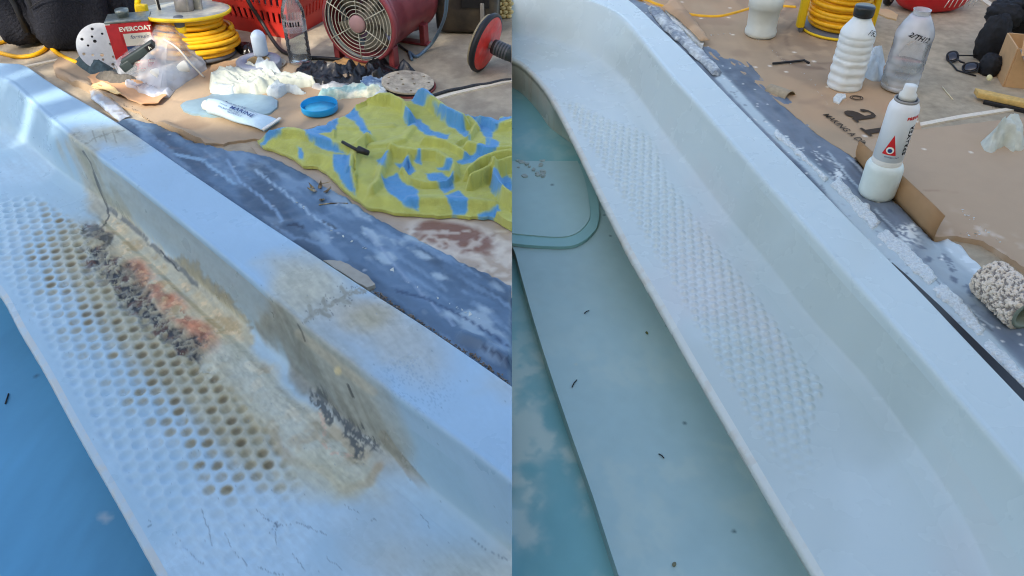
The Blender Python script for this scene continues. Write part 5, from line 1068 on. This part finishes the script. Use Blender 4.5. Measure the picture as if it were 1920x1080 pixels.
sheet('cardboard_strip', torn([(1240, 28), (1262, 8), (1278, 24), (1300, 52), (1328, 92), (1310, 92), (1290, 70), (1266, 48)], 1.2, 6, 6), M_card, lambda x, y, e: .022 + .010 * np.sin(np.clip(e / .02, 0, 1) * 1.5) + .004 * fb(x * 20, y * 20, 2), .005, thin=.002, col=card_col((182, 156, 130)), label='folded tan cardboard strip lying along the peeled tape', cat='cardboard')
# printed cardboard and the large brown sheet
def card2_col(x, y, z, u, v):
    c = card_col((166, 146, 124), dark=(136, 116, 100))(x, y, z, u, v); n = len(x); u, v = PX(x, y, 0 * x); f2 = fb(x * 30, y * 30, 3)
    for cu, cv, ru, rv in ((1530, 70, 90, 62), (1545, 75, 72, 48)):
        q = np.hypot((u - cu) / ru, (v - cv) / rv); c = mixc(c, (104, 88, 78), .55 * (1 - ss(.0, .09, np.abs(q - 1))) * ss(.4, .6, f2 + .1))
    c = mixc(c, (112, 96, 84), .45 * blob(u, v, 1500, 70, 75, 50, 20, .7) * ss(.35, .6, f2)); c = mixc(c, (128, 108, 92), .6 * (1 - ss(.6, 2.2, dseg(u + 8 * (f2 - .5), v, [(1480, 110), (1510, 128), (1545, 135)]))))
    return mixc(c, (222, 220, 214), .9 * (fb(x * 130, y * 130, 95, 2) > .88))
C1 = [(1110, -75), (1300, -90), (1500, -90), (1560, 0), (1600, 48), (1650, 105), (1700, 172), (1716, 215), (1727, 248), (1690, 272), (1640, 290), (1600, 300), (1540, 262), (1500, 230), (1440, 180), (1380, 130), (1330, 112), (1280, 78), (1230, 30), (1180, -20)]
sheet('cardboard_sheet', torn(C1, 2, 9, 61), M_card, lambda x, y, e: .0045 + .001 * fb(x * 9, y * 9, 3), .009, col=card2_col, label='brown printed cardboard under the bottles and the yellow reel', cat='cardboard')
PO = W(1592, 238, .0068); pb = W(1635, 270, .0068) - W(1548, 205, .0068); pang = math.atan2(pb[1], pb[0]); L_ = np.hypot(*pb[:2])
pt = empty('print', (0, 0, 0)); bpy.data.objects.remove(pt)
cbs = [o for o in COL.objects if o.name.startswith('cardboard_sheet')][-1]
def printed(s, u, v, size, bold=0., shear=0., zz=.0085):
    q = W(u, v, zz) - np.array(cbs.location); T_ = text_mesh(s, size, shear, bold=bold); return mk('lettering', xf(T_, tuple(q), (0, 0, pang), ), M_ink2, cbs, smooth=False)
M_ink2 = mat('brown_ink', (62, 50, 38), .8)
printed('MAKING A DIFF', 1586, 243, L_ / 7.6, .0003); 
# heavy serifed letters a and r
def glyph(px_, py_, size, polys, name='lettering'):
    q = W(px_, py_, .0086) - np.array(cbs.location); parts = []
    for P in polys:
        V, F = cdt([(a * size, b * size) for a, b in P], size * .12); parts.append((np.c_[V, np.zeros(len(V))], F))
    return mk(name, xf(join(parts), tuple(q), (0, 0, pang)), M_ink2, cbs, smooth=False)
ga = [[(0, .62), (.03, .72), (.14, .80), (.32, .84), (.5, .80), (.6, .68), (.6, .16), (.66, .1), (.72, .1), (.72, .03), (.46, .03), (.42, .12), (.30, .02), (.16, 0), (.03, .06), (-.02, .2), (.04, .34), (.2, .44), (.42, .48), (.42, .66), (.36, .75), (.24, .76), (.18, .7), (.18, .6), (.1, .56)]]
gr = [[(0, .82), (.32, .82), (.36, .66), (.46, .80), (.6, .85), (.68, .80), (.68, .62), (.58, .58), (.54, .68), (.46, .66), (.38, .54), (.38, .12), (.5, .10), (.5, .02), (0, .02), (0, .10), (.14, .12), (.14, .70), (0, .74)]]
glyph(1578, 209, .082, ga); glyph(1610, 240, .082, gr)
for r_ in (.012, .008): mk('emblem', tube([(W(1606, 183, .0088)[0] - cbs.location[0] + r_ * 1.3 * math.cos(k * .3), W(1606, 183, .0088)[1] - cbs.location[1] + r_ * math.sin(k * .3), .0086) for k in range(21)], .0009, 4, closed=True), M_ink2, cbs)
def card3_col(x, y, z, u, v):
    n = len(x); f1 = fb(x * 6, y * 6, 5); f2 = fb(x * 50, y * 50, 13); u, v = PX(x, y, 0 * x)
    c = np.repeat(alb((172, 152, 132))[None], n, 0) * (1 + .16 * (f1 - .5) + .05 * (f2 - .5))[:, None]
    c = mixc(c, (150, 122, 104), .5 * blob(u, v, 1850, 500, 70, 26, 30, .8)); c = mixc(c, (205, 196, 188), .7 * ss(.58, .7, f2) * blob(u, v, 1850, 470, 80, 34, 30, .6)); c = mixc(c, (150, 124, 106), .5 * (1 - ss(.6, 2, dseg(u, v, [(1730, 366), (1790, 368)]))))
    return mixc(c, (225, 222, 214), .9 * (fb(x * 120, y * 120, 75, 2) > .9))
C2 = [(1655, 262), (1730, 250), (1830, 238), (1925, 228), (2100, 214), (2300, 560), (2150, 620), (1985, 560), (1900, 500), (1840, 462), (1790, 452), (1750, 452), (1716, 414), (1674, 372), (1640, 336), (1612, 300), (1622, 272)]
pz = sheet('cardboard_sheet', torn(C2, 1.5, 9, 71), M_card, lambda x, y, e: .0095 + .001 * fb(x * 9, y * 9, 3), .008, col=card3_col, label='large plain pinkish brown cardboard sheet with one upturned edge', cat='cardboard')
bs_ = [(1606, 302), (1624, 324), (1646, 346), (1673, 373), (1700, 400), (1726, 428), (1750, 454)]; tp_ = [(1611, 264), (1634, 284), (1660, 304), (1690, 328), (1718, 354), (1744, 378), (1772, 406)]
V = []; nrm2 = np.array([.002, .0025, 0])
for (a, b), (c_, d_) in zip(bs_, tp_):
    g0 = W(a, b, .002); off = np.array([.012, .012, 0]); zt_ = ztop(g0[1] + off[1], d_); t0 = g0 + off; t0[2] = zt_; x_ = (c_ - 960) / FPX * (t0[1] * CP - (t0[2] - CAM_H) * SP); t0[0] = x_
    for k in range(5): s_ = k / 4; p_ = g0 * (1 - s_) + t0 * s_ + np.array([-.006, -.004, 0]) * math.sin(s_ * math.pi); V += [p_, p_ + nrm2]
V = np.array(V) - np.array(pz.location); n_ = len(bs_); F = []
for i in range(n_ - 1):
    for k in range(4):
        a = i * 10 + k * 2; b = a + 10; F += [(a, b, b + 2, a + 2), (a + 1, a + 3, b + 3, b + 1)]
    a = i * 10 + 8; F += [(a, a + 10, a + 11, a + 1)]; a = i * 10; F += [(a, a + 1, a + 11, a + 10)]
for i in (0, n_ - 1):
    for k in range(4): a = i * 10 + k * 2; F += [(a, a + 1, a + 3, a + 2)]
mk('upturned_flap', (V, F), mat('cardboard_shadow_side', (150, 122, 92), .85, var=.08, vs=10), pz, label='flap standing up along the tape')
# curled tube of tape, stick, twigs, cap, chips
cr_ = empty('cardboard_curl', tuple(W(1462, 178)), (0, 0, rad(-52)), label='curled grey cardboard half tube on the grey tape', cat='cardboard')
Vc, Fc = grid(14, 12, lambda s, t: ((s - .5) * .062, .019 * math.cos(.35 + 2.9 * t) * (1 + .15 * s), .019 * math.sin(.15 + 2.9 * t) * (1 + .15 * s) - .002))
o_ = mk('curl', (Vc, Fc), mat('curl_card', (158, 146, 128), .8, var=.15, vs=30), cr_); o_.modifiers.new('thickness', 'SOLIDIFY').thickness = .0018
stick('rod', [(1449, 119), (1480, 116), (1508, 113), (1517, 118)], .0032, M_black, .011, 'bent black rod lying on the printed cardboard', 'rod', 8)
stick('twig', [(1767, 163), (1776, 174), (1787, 187)], .0012, mat('straw', (220, 214, 190), .8), .002, 'thin pale twig on bare concrete by the sprayer', 'twig')
q = W(1673, 209); oc = empty('orange_cap', tuple(q + np.array([0, 0, .006])), label='small orange cap on the cardboard behind the sprayer', cat='cap'); mk('cap', lathe([(.010, 0), (.0115, .002), (.0115, .010), (.010, .012), (0, .012)], 24), mat('orange_plastic', (226, 92, 52), .4), oc)
sheet('paint_blot', torn([(1560, 190), (1568, 182), (1584, 182), (1585, 190), (1578, 193), (1572, 199), (1561, 196)], 1.5, 3, 4), M_paint, lambda x, y, e: .003 + .002 * fb(x * 200, y * 200, 3), .002, z0=.0055, kind='stuff')
grit('paint_chips', [(1300, 70), (1400, 60), (1480, 120), (1520, 150), (1560, 210)], 40, .0022, M_chip, .006)
grit('paint_chips', [(1780, 440), (1840, 440), (1800, 390), (1880, 460)], 26, .003, M_chip, .011)
grit('debris', [(1850, 180), (1860, 205), (1880, 195), (1920, 215)], 60, .0022, M_grit, 0)
# cables
cord('extension_cord', [(1150, -18), (1212, 1), (1230, 8), (1262, 18), (1290, 27), (1320, 31), (1350, 31), (1380, 24), (1410, 16), (1450, 12), (1492, 14)], .0058, M_yel, 'yellow cord snaking behind the white jug to the reel')
mk('bag', xf(lump(.11, .04, .05, 2.6, .12, 4, 33, crease=.2), tuple(W(1345, -8) + np.array([0, .06, .03]))), M_navy, label='dark bag at the top edge behind the yellow cord', cat='bag')
# white jug
q = W(1426, 72); r_ = 28 * MPP(1426, 75); hj = ztop(q[1], -14); jg = empty('white_jug', tuple(q + np.array([0, .012, .006])), label='translucent white plastic jug splashed with paint', cat='jug')
M_milky = mat('milky_plastic', (202, 212, 218), .35, var=.05, vs=12); 
mk('body', lathe([(0, .002), (r_ * .9, 0), (r_ * 1.02, .004), (r_ * 1.04, .014), (r_ * .96, .024), (r_ * 1.02, hj * .6), (r_ * 1.1, hj * .62), (r_ * 1.14, hj), (r_ * 1.1, hj), (r_ * 1.0, hj * .62), (r_ * .94, .03), (0, .01)], 40, False), M_milky, jg)
mk('spout', xf(box(.05, .03, .012, (0, 0, 0), .004), (r_ + .02, 0, hj * .93), (0, rad(18), 0)), M_milky, jg)
# reel
q = W(1572, 66); Hq = .150
rr_ = cable_reel(q + np.array([0.0, .03, .0055]), (0, 0, 0), .098, .070, Hq, 'yellow cable reel behind the white paint bottle')
mk('flange_rim', tube([(.098 * math.cos(6.28318 * k / 44), .098 * math.sin(6.28318 * k / 44), .006) for k in range(44)], .0045, 8, closed=True), M_yelp, rr_)
mk('frame_post', box(.022, .022, .155, (-.112, -.015, .09), .005), M_yelp, rr_); mk('post_foot', box(.01, .02, .02, (-.108, -.015, .006), .002), M_grey, rr_); mk('frame_post', box(.02, .02, .15, (.10, .0, .075), .005), M_yelp, rr_)
sheet('foil_wrap', W(1572, 66)[:2] + np.array([(-.09, -.075), (.0, -.095), (.08, -.075), (.10, .0), (0, .03), (-.08, .0)]) * 1.0 + np.array([0, .03]), mat('foil_film', (186, 196, 190), .25, metal=.5, var=.3, vs=30, bump=.5, bs=60), lambda x, y, e: .004 + .018 * ridge(x * 24, y * 24, 4), .004, z0=Hq + .012, thin=.0012, label='crinkled silver film lying on top of the right reel', cat='film')
# bottles
q = W(1581, 166); r_ = 32.5 * MPP(1581, 166); hh = ztop(q[1], 8)
bt = empty('paint_bottle', tuple(q + np.array([0, 0, .006])), label='wavy white paint bottle with black cap on printed cardboard', cat='bottle'); hh -= .006
Vb = []; nA = 56; zs_ = []
prof_ = []
for i in range(60):
    t = i / 59; z = t * hh * .90
    r = r_ * (1 - .04 * (t > .03) )
    if t < .03: r = r_ * (.9 + 3.3 * t)
    if .42 < t < .72: r = r_ * (.95 - .045 * abs(math.cos((t - .42) / .10 * math.pi)) ** 6)
    if t >= .72: k = (t - .72) / .28; r = r_ * (.95 - .53 * ss(0, 1, np.array(k * 1.05)).item())
    prof_.append((r, z, t))
for r, z, t in prof_:
    for k in range(nA):
        a = 6.28318 * k / nA; w_ = (1 - ss(.36, .42, np.array(t))) * ss(.05, .1, np.array(t)); d_ = float(w_) * .075 * (math.cos(3 * a + 24 * t) * math.cos(3 * a - 24 * t))
        Vb.append((r * (1 + d_) * math.cos(a), r * (1 + d_) * math.sin(a), z))
Fb = [(i * nA + k, i * nA + (k + 1) % nA, (i + 1) * nA + (k + 1) % nA, (i + 1) * nA + k) for i in range(59) for k in range(nA)] + [tuple(range(nA))[::-1], tuple(59 * nA + k for k in range(nA))]
M_pw = mat('painted_bottle', (216, 226, 238), .4, var=.04, vs=14, bump=.1, bs=60); mk('body', (Vb, Fb), M_pw, bt)
mk('cap', lathe([(r_ * .50, hh * .88), (r_ * .54, hh * .89), (r_ * .54, hh * .97), (r_ * .50, hh * .985), (0, hh * .985)], 36), mat('cap_black', (26, 32, 36), .3, spec=.7), bt)
mk('cap_ring', lathe([(r_ * .50, hh * .865), (r_ * .52, hh * .87), (r_ * .52, hh * .882), (r_ * .5, hh * .885)], 36), M_black, bt)
T_ = text_mesh('PR2', .019, .25); mk('handwriting', wrap(T_, r_ * .965, rad(-62), hh * .72, rad(-18)), M_ink, bt, smooth=False)
q = W(1682, 170); r_ = 33 * MPP(1682, 170); hh = ztop(q[1], 16)
cb_ = water_bottle(q + np.array([0, 0, .006]), r_, hh - .006, 'clear ridged bottle with orange neck ring and handwriting', M_white, m=clear_plastic('milky_bottle', milk=.5, rough=.12), ridges=True, water=.34, cap_r=.44)
cap_ = [c for c in cb_.children if c.name.startswith('cap')][0]; bpy.data.objects.remove(cap_)
hh -= .006
mk('neck', lathe([(r_ * .44, hh * .91), (r_ * .44, hh * .985), (r_ * .46, hh * .99), (r_ * .42, hh * .99), (r_ * .41, hh * .91)], 32, False), clear_plastic('neck_plastic', milk=.5), cb_)
mk('neck_ring', lathe([(r_ * .45, hh * .895), (r_ * .50, hh * .90), (r_ * .50, hh * .915), (r_ * .45, hh * .92)], 32, False), mat('orange_ring', (222, 110, 84), .4), cb_)
mk('residue', lathe([(0, .004), (r_ * .94, .004), (r_ * .95, hh * .13), (0, hh * .135)], 32), mat('milky_residue', (176, 180, 184), .4, var=.1, vs=20), cb_)
mk('handwriting', wrap(text_mesh('2/TH12', .017, .3, bold=.0004), r_ * 1.0, rad(-100), hh * .72, rad(-16)), M_ink, cb_, smooth=False)
# cup of paper behind
crum('paper_towel', [(1615, 118), (1625, 104), (1648, 112), (1658, 124), (1655, 145), (1648, 158), (1630, 155), (1612, 148)], M_glove2, .05, 71, 'white folded paper towel standing between the two bottles', 'paper', 18, .005)
# sprayer
q = W(1641, 368); r_ = 33 * MPP(1641, 368); h1 = ztop(q[1], 306); h2 = ztop(q[1], 190); h3 = ztop(q[1], 164)
sp = empty('spray_gun_bottle', tuple(q + np.array([0, 0, .004])), label='white aerosol sprayer screwed onto a white paint jar by the flap', cat='sprayer')
mk('jar', lathe([(0, .002), (r_ * .86, 0), (r_ * .98, .006), (r_, .014), (r_, h1 * .80), (r_ * .98, h1 * .88), (r_ * .9, h1 * .96), (r_ * .80, h1), (r_ * .5, h1)], 48), mat('jar_white', (206, 220, 226), .3, var=.05, vs=14), sp)
mk('jar_cap', lathe([(r_ * .78, h1 * .96), (r_ * .79, h1 * 1.01), (r_ * .79, h1 * 1.14), (r_ * .76, h1 * 1.16)], 48), M_white, sp)
rc = 25 * MPP(1670, 300) * .97
M_can = mat('aerosol_white', (226, 232, 246), .3, spec=.6)
mk('can', lathe([(rc, h1 * 1.12), (rc, h2 * .90), (rc * .96, h2 * .94), (rc * .80, h2 * .985), (rc * .72, h2)], 48), M_can, sp)
mk('crimp_ring', lathe([(rc * .66, h2 * .985), (rc * .78, h2 * .99), (rc * .80, h2 * 1.005), (rc * .74, h2 * 1.015), (rc * .66, h2 * 1.0)], 40, False), M_steel, sp); mk('seal', lathe([(rc * .5, h2 * 1.0), (rc * .66, h2 * 1.002), (rc * .66, h2 * 1.01)], 32), M_black, sp)
mk('nozzle', lathe([(rc * .56, h2 * 1.0), (rc * .56, h2 * 1.05), (rc * .42, h2 * 1.07), (rc * .40, h3), (0, h3)], 28), M_white, sp)
fa = rad(-118)
Tri = ([(-.013, -.016, 0), (.013, -.016, 0), (0, .026, 0)], [(0, 1, 2)])
def dense_wrap(vf, r, a0, z0, cuts=5):
    bm = bmesh.new(); vs = [bm.verts.new(v) for v in vf[0]]; [bm.faces.new([vs[i] for i in f]) for f in vf[1]]
    bmesh.ops.subdivide_edges(bm, edges=bm.edges[:], cuts=cuts, use_grid_fill=True); bmesh.ops.triangulate(bm, faces=bm.faces[:]); bm.verts.index_update()
    o = wrap(([tuple(v.co) for v in bm.verts], [tuple(v.index for v in f.verts) for f in bm.faces]), r, a0, z0); bm.free(); return o
zt2 = h1 + (h2 - h1) * .33
mk('emblem', dense_wrap(Tri, rc * 1.006, fa, zt2), M_redink, sp, smooth=False)
circ = ([(0, -.006, 0)] + [(.0072 * math.cos(k * 6.28318 / 20), -.006 + .0072 * math.sin(k * 6.28318 / 20), 0) for k in range(20)], [(0, k + 1, (k + 1) % 20 + 1) for k in range(20)])
mk('emblem', dense_wrap(circ, rc * 1.012, fa, zt2, 1), M_whiteink, sp, smooth=False); circ2 = ([(x * .6, y * .6 - .003, 0) for x, y, z in circ[0]], circ[1]); mk('emblem', dense_wrap(circ2, rc * 1.018, fa, zt2, 1), M_blueink, sp, smooth=False)
T_ = text_mesh('PREVAL', .0085, .1, bold=.0005); mk('lettering', wrap(T_, rc * 1.008, fa + .95, h1 + (h2 - h1) * .80, rad(5)), M_redink, sp, smooth=False)
T_ = text_mesh('SPRAYER', .0155, 0, bold=.0008); mk('lettering', wrap(([(-y, x, z) for x, y, z in [(a, b, c) for a, b, c in T_[0]]], T_[1]), rc * 1.008, fa + 1.12, h1 + (h2 - h1) * .44), M_ink, sp, smooth=False)
T_ = text_mesh('POWER UNIT', .0045, 0); mk('lettering', wrap(T_, rc * 1.008, fa + .25, zt2 - .021), M_blueink, sp, smooth=False)
# red creeper / box behind
q = W(1762, 34); rb = empty('red_toolbox', tuple(q + np.array([0, .09, 0])), (0, 0, rad(10)), label='scratched red plastic tub with rounded bottom behind bottles', cat='tub')
mk('tub', xf(lump(.125, .08, .12, 2.9, .02, 2, 3), (0, 0, .112)), mat('tub_red', (190, 26, 40), .35, var=.1, vs=10), rb)
for i in range(7):
    x_ = -.01 + i * .016; mk('scratch', tube([(x_, -.086 - .0 * i, .03), (x_ + .008, -.088, .055 + .006 * (i % 3))], .0012, 4), M_white, rb)
q = W(1668, 14); cw = empty('caster', tuple(q + np.array([0, .02, 0])), label='small black caster wheel left of the red tub', cat='wheel'); mk('wheel', xf(lathe([(0, -.008), (.014, -.008), (.019, -.006), (.019, .006), (.014, .008), (0, .008)], 24), (0, 0, .0195), (0, rad(90), rad(-60))), M_black, cw); mk('hub', xf(lathe([(0, -.010), (.006, -.010), (.006, .010), (0, .010)], 16), (0, 0, .0195), (0, rad(90), rad(-60))), M_steel, cw); mk('fork', box(.012, .03, .03, (-.014, .012, .04), .003), M_steel, cw)
sheet('cardboard_scrap', torn([(1636, 18), (1660, 18), (1684, 30), (1680, 40), (1660, 34), (1640, 26)], 1.5, 5, 3), M_card, lambda x, y, e: .003 + 0 * x, .005, col=card_col((196, 172, 138)), label='small tan scrap on concrete in front of the caster', cat='cardboard')
bq = W(1895, 8); mk('storage_crate', join([box(.16, .03, .06, (0, 0, .03), .004), box(.166, .034, .008, (0, 0, .064), .002), box(.012, .034, .06, (-.05, -.001, .03), .002)]), mat('blue_crate', (28, 76, 140), .4, var=.1, vs=8), loc=(bq[0] + .02, bq[1] + .02, 0), rot=(0, 0, rad(-38)), label='blue plastic crate at the top right corner', cat='crate')
# black jacket over a cardboard box, sunglasses, plank
q = W(1905, 165); bx = empty('cardboard_box', tuple(q + np.array([.03, .05, 0])), (0, 0, rad(-14)), label='open brown cardboard box under the black jacket', cat='box')
M_cbx = mat('box_card', (190, 156, 120), .85, var=.08, vs=14)
mk('front_panel', box(.12, .004, .10, (0.015, -.055, .05), .001), M_cbx, bx, smooth=False); mk('side_panel', box(.004, .11, .10, (-.047, 0, .05), .001), M_cbx, bx, smooth=False); mk('rear_panel', box(.12, .004, .10, (.015, .055, .05), .001), M_cbx, bx, smooth=False); mk('bottom_panel', box(.12, .11, .004, (.015, 0, .003), .001), M_cbx, bx, smooth=False)
mk('flap', xf(box(.12, .05, .003, (0, 0, 0), .001), (.015, -.07, .112), (rad(50), 0, 0)), M_cbx, bx, smooth=False)
mk('lettering', xf(text_mesh('vitro', .02, .2, bold=.0004), (.032, -.0578, .022), (rad(90), 0, 0)), M_ink2, bx, smooth=False)
mk('tape_strip', xf(box(.014, .002, .052, (0, 0, 0)), (-.022, -.0585, .080), (0, rad(-35), 0)), mat('grey_paper', (176, 182, 200), .5), bx, smooth=False)
jk = empty('jacket', tuple(W(1880, 110)), label='crumpled black jacket draped over the cardboard box', cat='jacket')
M_jk = mat('jacket_fabric', (26, 28, 34), .75, var=.25, vs=18, bump=.4, bs=90)
def J(u, v, h, rx, ry, rz, sd, ang=0): q_ = rel(jk, u, v, 0); return xf(lump(rx, ry, rz, 2.3, .16, 3, sd, 40, 26, False, .26), (q_[0], q_[1], h), (0, 0, rad(ang)))
mk('jacket_cloth', join([J(1905, 95, .10, .085, .05, .05, 3, -20), J(1848, 112, .055, .035, .032, .062, 8, 0), J(1858, 98, .105, .045, .035, .032, 12, -30), J(1935, 100, .13, .08, .06, .035, 15, -10), J(1852, 138, .022, .024, .028, .030, 21, 10)]), M_jk, jk)
mk('button', xf(lathe([(0, .001), (.007, .001), (.008, .003), (.006, .005), (0, .005)], 18), rel(jk, 1854, 146, .018), (rad(60), 0, 0)), mat('button_cream', (206, 206, 170), .5), jk)
sg = empty('sunglasses', tuple(W(1805, 118)), label='dark sunglasses lying on the concrete by the jacket', cat='sunglasses')
M_lens = mat('lens', (34, 26, 26), .12, spec=.8, coat=.5)
for (u, v, a_, b_) in ((1786, 106, .0135, .0175), (1820, 126, .0185, .0150)):
    q_ = rel(sg, u, v, .012); Ln = [(a_ * math.copysign(abs(math.cos(k * .2618)) ** .8, math.cos(k * .2618)), b_ * math.copysign(abs(math.sin(k * .2618)) ** .8, math.sin(k * .2618)), 0) for k in range(24)]
    rt = (rad(28), rad(-18), rad(-20)); mk('lens', xf((Ln + [(x * .7, y * .7, .003) for x, y, z in Ln] + [(0, 0, .0038)], [(k, (k + 1) % 24, 24 + (k + 1) % 24, 24 + k) for k in range(24)] + [(24 + k, 24 + (k + 1) % 24, 48) for k in range(24)] + [tuple(range(24))[::-1]]), q_, rt), M_lens, sg); mk('frame', xf(tube(Ln, .0024, 6, closed=True), q_, rt), M_black, sg)
mk('bridge', tube([rel(sg, 1796, 112, .016), rel(sg, 1802, 116, .020), rel(sg, 1808, 118, .016)], .0025, 6), M_black, sg); mk('temple', tube([rel(sg, 1797, 104, .018), rel(sg, 1815, 104, .016), rel(sg, 1836, 105, .010)], .0022, 6), M_black, sg); mk('temple', tube([rel(sg, 1778, 112, .004), rel(sg, 1795, 132, .003), rel(sg, 1830, 142, .003)], .0022, 6), M_black, sg)
a_, b_ = W(1834, 178, .012), W(1960, 206, .012); mid = (a_ + b_) / 2; d_ = b_ - a_
pk = empty('plank', (mid[0], mid[1], .012), (0, 0, math.atan2(d_[1], d_[0])), label='splintered yellow wood offcut in front of the cardboard box', cat='wood'); Lp_ = np.hypot(d_[0], d_[1])
Vp, Fp = box(Lp_, .028, .014, (0, 0, .004), .002); mk('offcut', ([(x - (.012 if y > 0 and x < 0 else 0), y, z) for x, y, z in Vp], Fp), mat('raw_wood', (196, 166, 104), .8, var=.2, vs=30), pk); mk('underlay', box(Lp_ * .9, .03, .01, (.01, -.006, -.007), .001), M_black, pk)
# crumpled glove on the big sheet
crum('glove', [(1835, 276), (1846, 262), (1862, 256), (1885, 254), (1905, 262), (1919, 272), (1916, 288), (1896, 294), (1880, 284), (1866, 288), (1856, 296), (1842, 290)], M_glove, .05, 81, 'crumpled cream glove on the large plain cardboard', 'glove', 22, .009)
# paint roller cover
a_, b_ = W(1843, 530, .026), W(1912, 594, .026); mid = (a_ + b_) / 2; d_ = b_ - a_; Lr = np.hypot(*d_[:2]) * 1.12; Rr = .036
ro = empty('roller_cover', (mid[0] + .008, mid[1] + .0, Rr * .98), (0, 0, math.atan2(d_[1], d_[0])), label='fluffy paint roller cover clotted with white paint', cat='roller')
V = []; n1_, n2_ = 120, 130
for i in range(n1_ + 1):
    for k in range(n2_):
        a = 6.28318 * k / n2_; x_ = (i / n1_ - .5) * Lr; e_ = min(i, n1_ - i) / n1_; rr = Rr * (1 - .22 * (1 - min(e_ / .06, 1)) ** 2)
        V.append((x_, a, rr))
A = np.array(V); nz_ = ridge(A[:, 0] * 190 + 2 * fb(A[:, 0] * 90, A[:, 1] * 4, 3), np.cos(A[:, 1]) * 7 + np.sin(A[:, 1]) * 5.3 + A[:, 1] * 0, 7, 3); nz2 = fb(A[:, 0] * 260, A[:, 1] * 9 * 1.0, 17, 3)
rr = A[:, 2] * (1 - .16 * nz_ * nz2 * 2 + .06); V = np.c_[A[:, 0] + .002 * (nz2 - .5), rr * np.cos(A[:, 1]), rr * np.sin(A[:, 1])]
F = [(i * n2_ + k, i * n2_ + (k + 1) % n2_, (i + 1) * n2_ + (k + 1) % n2_, (i + 1) * n2_ + k) for i in range(n1_) for k in range(n2_)]
cc = np.repeat(alb((212, 206, 202))[None], len(V), 0) * (1 + .2 * (nz2 - .5))[:, None]; cc = mixc(cc, (104, 104, 112), .8 * ss(.66, .88, nz_ * nz2 * 2.0))
mk('nap', (V, F), mat('roller_nap', rough=.9, vc=True), ro, col=cc, smooth=False)
mk('core', xf(lathe([(Rr * .62, -Lr * .505), (Rr * .80, -Lr * .505), (Rr * .8, Lr * .505), (Rr * .62, Lr * .505), (Rr * .62, -Lr * .505)], 32, False), (0, 0, 0), (0, rad(90), 0)), mat('roller_core', (120, 136, 132), .6), ro)
# specks and bits on the new pool floor
for (u, v, L2, a2, z_, lb) in ((1100, 585, .014, 40, -.219, 'dark splinter near the top of the pool tread'), (1077, 719, .022, 62, -.219, 'longest dark splinter on the pale pool tread'), (1240, 855, .012, -50, -.219, 'small dark splinter beside the shaded pool wall')):
    q_ = W(u, v, z_); mk('splinter', tube([(-L2 / 2, 0, 0), (0, .0008, .001), (L2 / 2, 0, 0)], .0011, 5), M_black, loc=tuple(q_), rot=(0, 0, rad(a2)), label=lb, cat='splinter')
q_ = W(1213, 624, -.219); mk('leaf_bit', xf(lump(.0025, .0045, .0015, 2, .2, 3, 3, 12, 8), (0, 0, 0), (0, 0, .3)), mat('green_leaf', (96, 104, 60), .8), loc=tuple(q_), label='tiny green leaf bit on the pale pool tread', cat='leaf')
q_ = W(1264, 1058, -.219); mk('leaf_bit', xf(lump(.003, .0045, .0015, 2, .2, 3, 3, 12, 8), (0, 0, 0), (0, 0, -.5)), mat('olive_leaf', (110, 116, 100), .8), loc=tuple(q_), label='tiny grey brown flake at the bottom of the pool tread', cat='leaf')
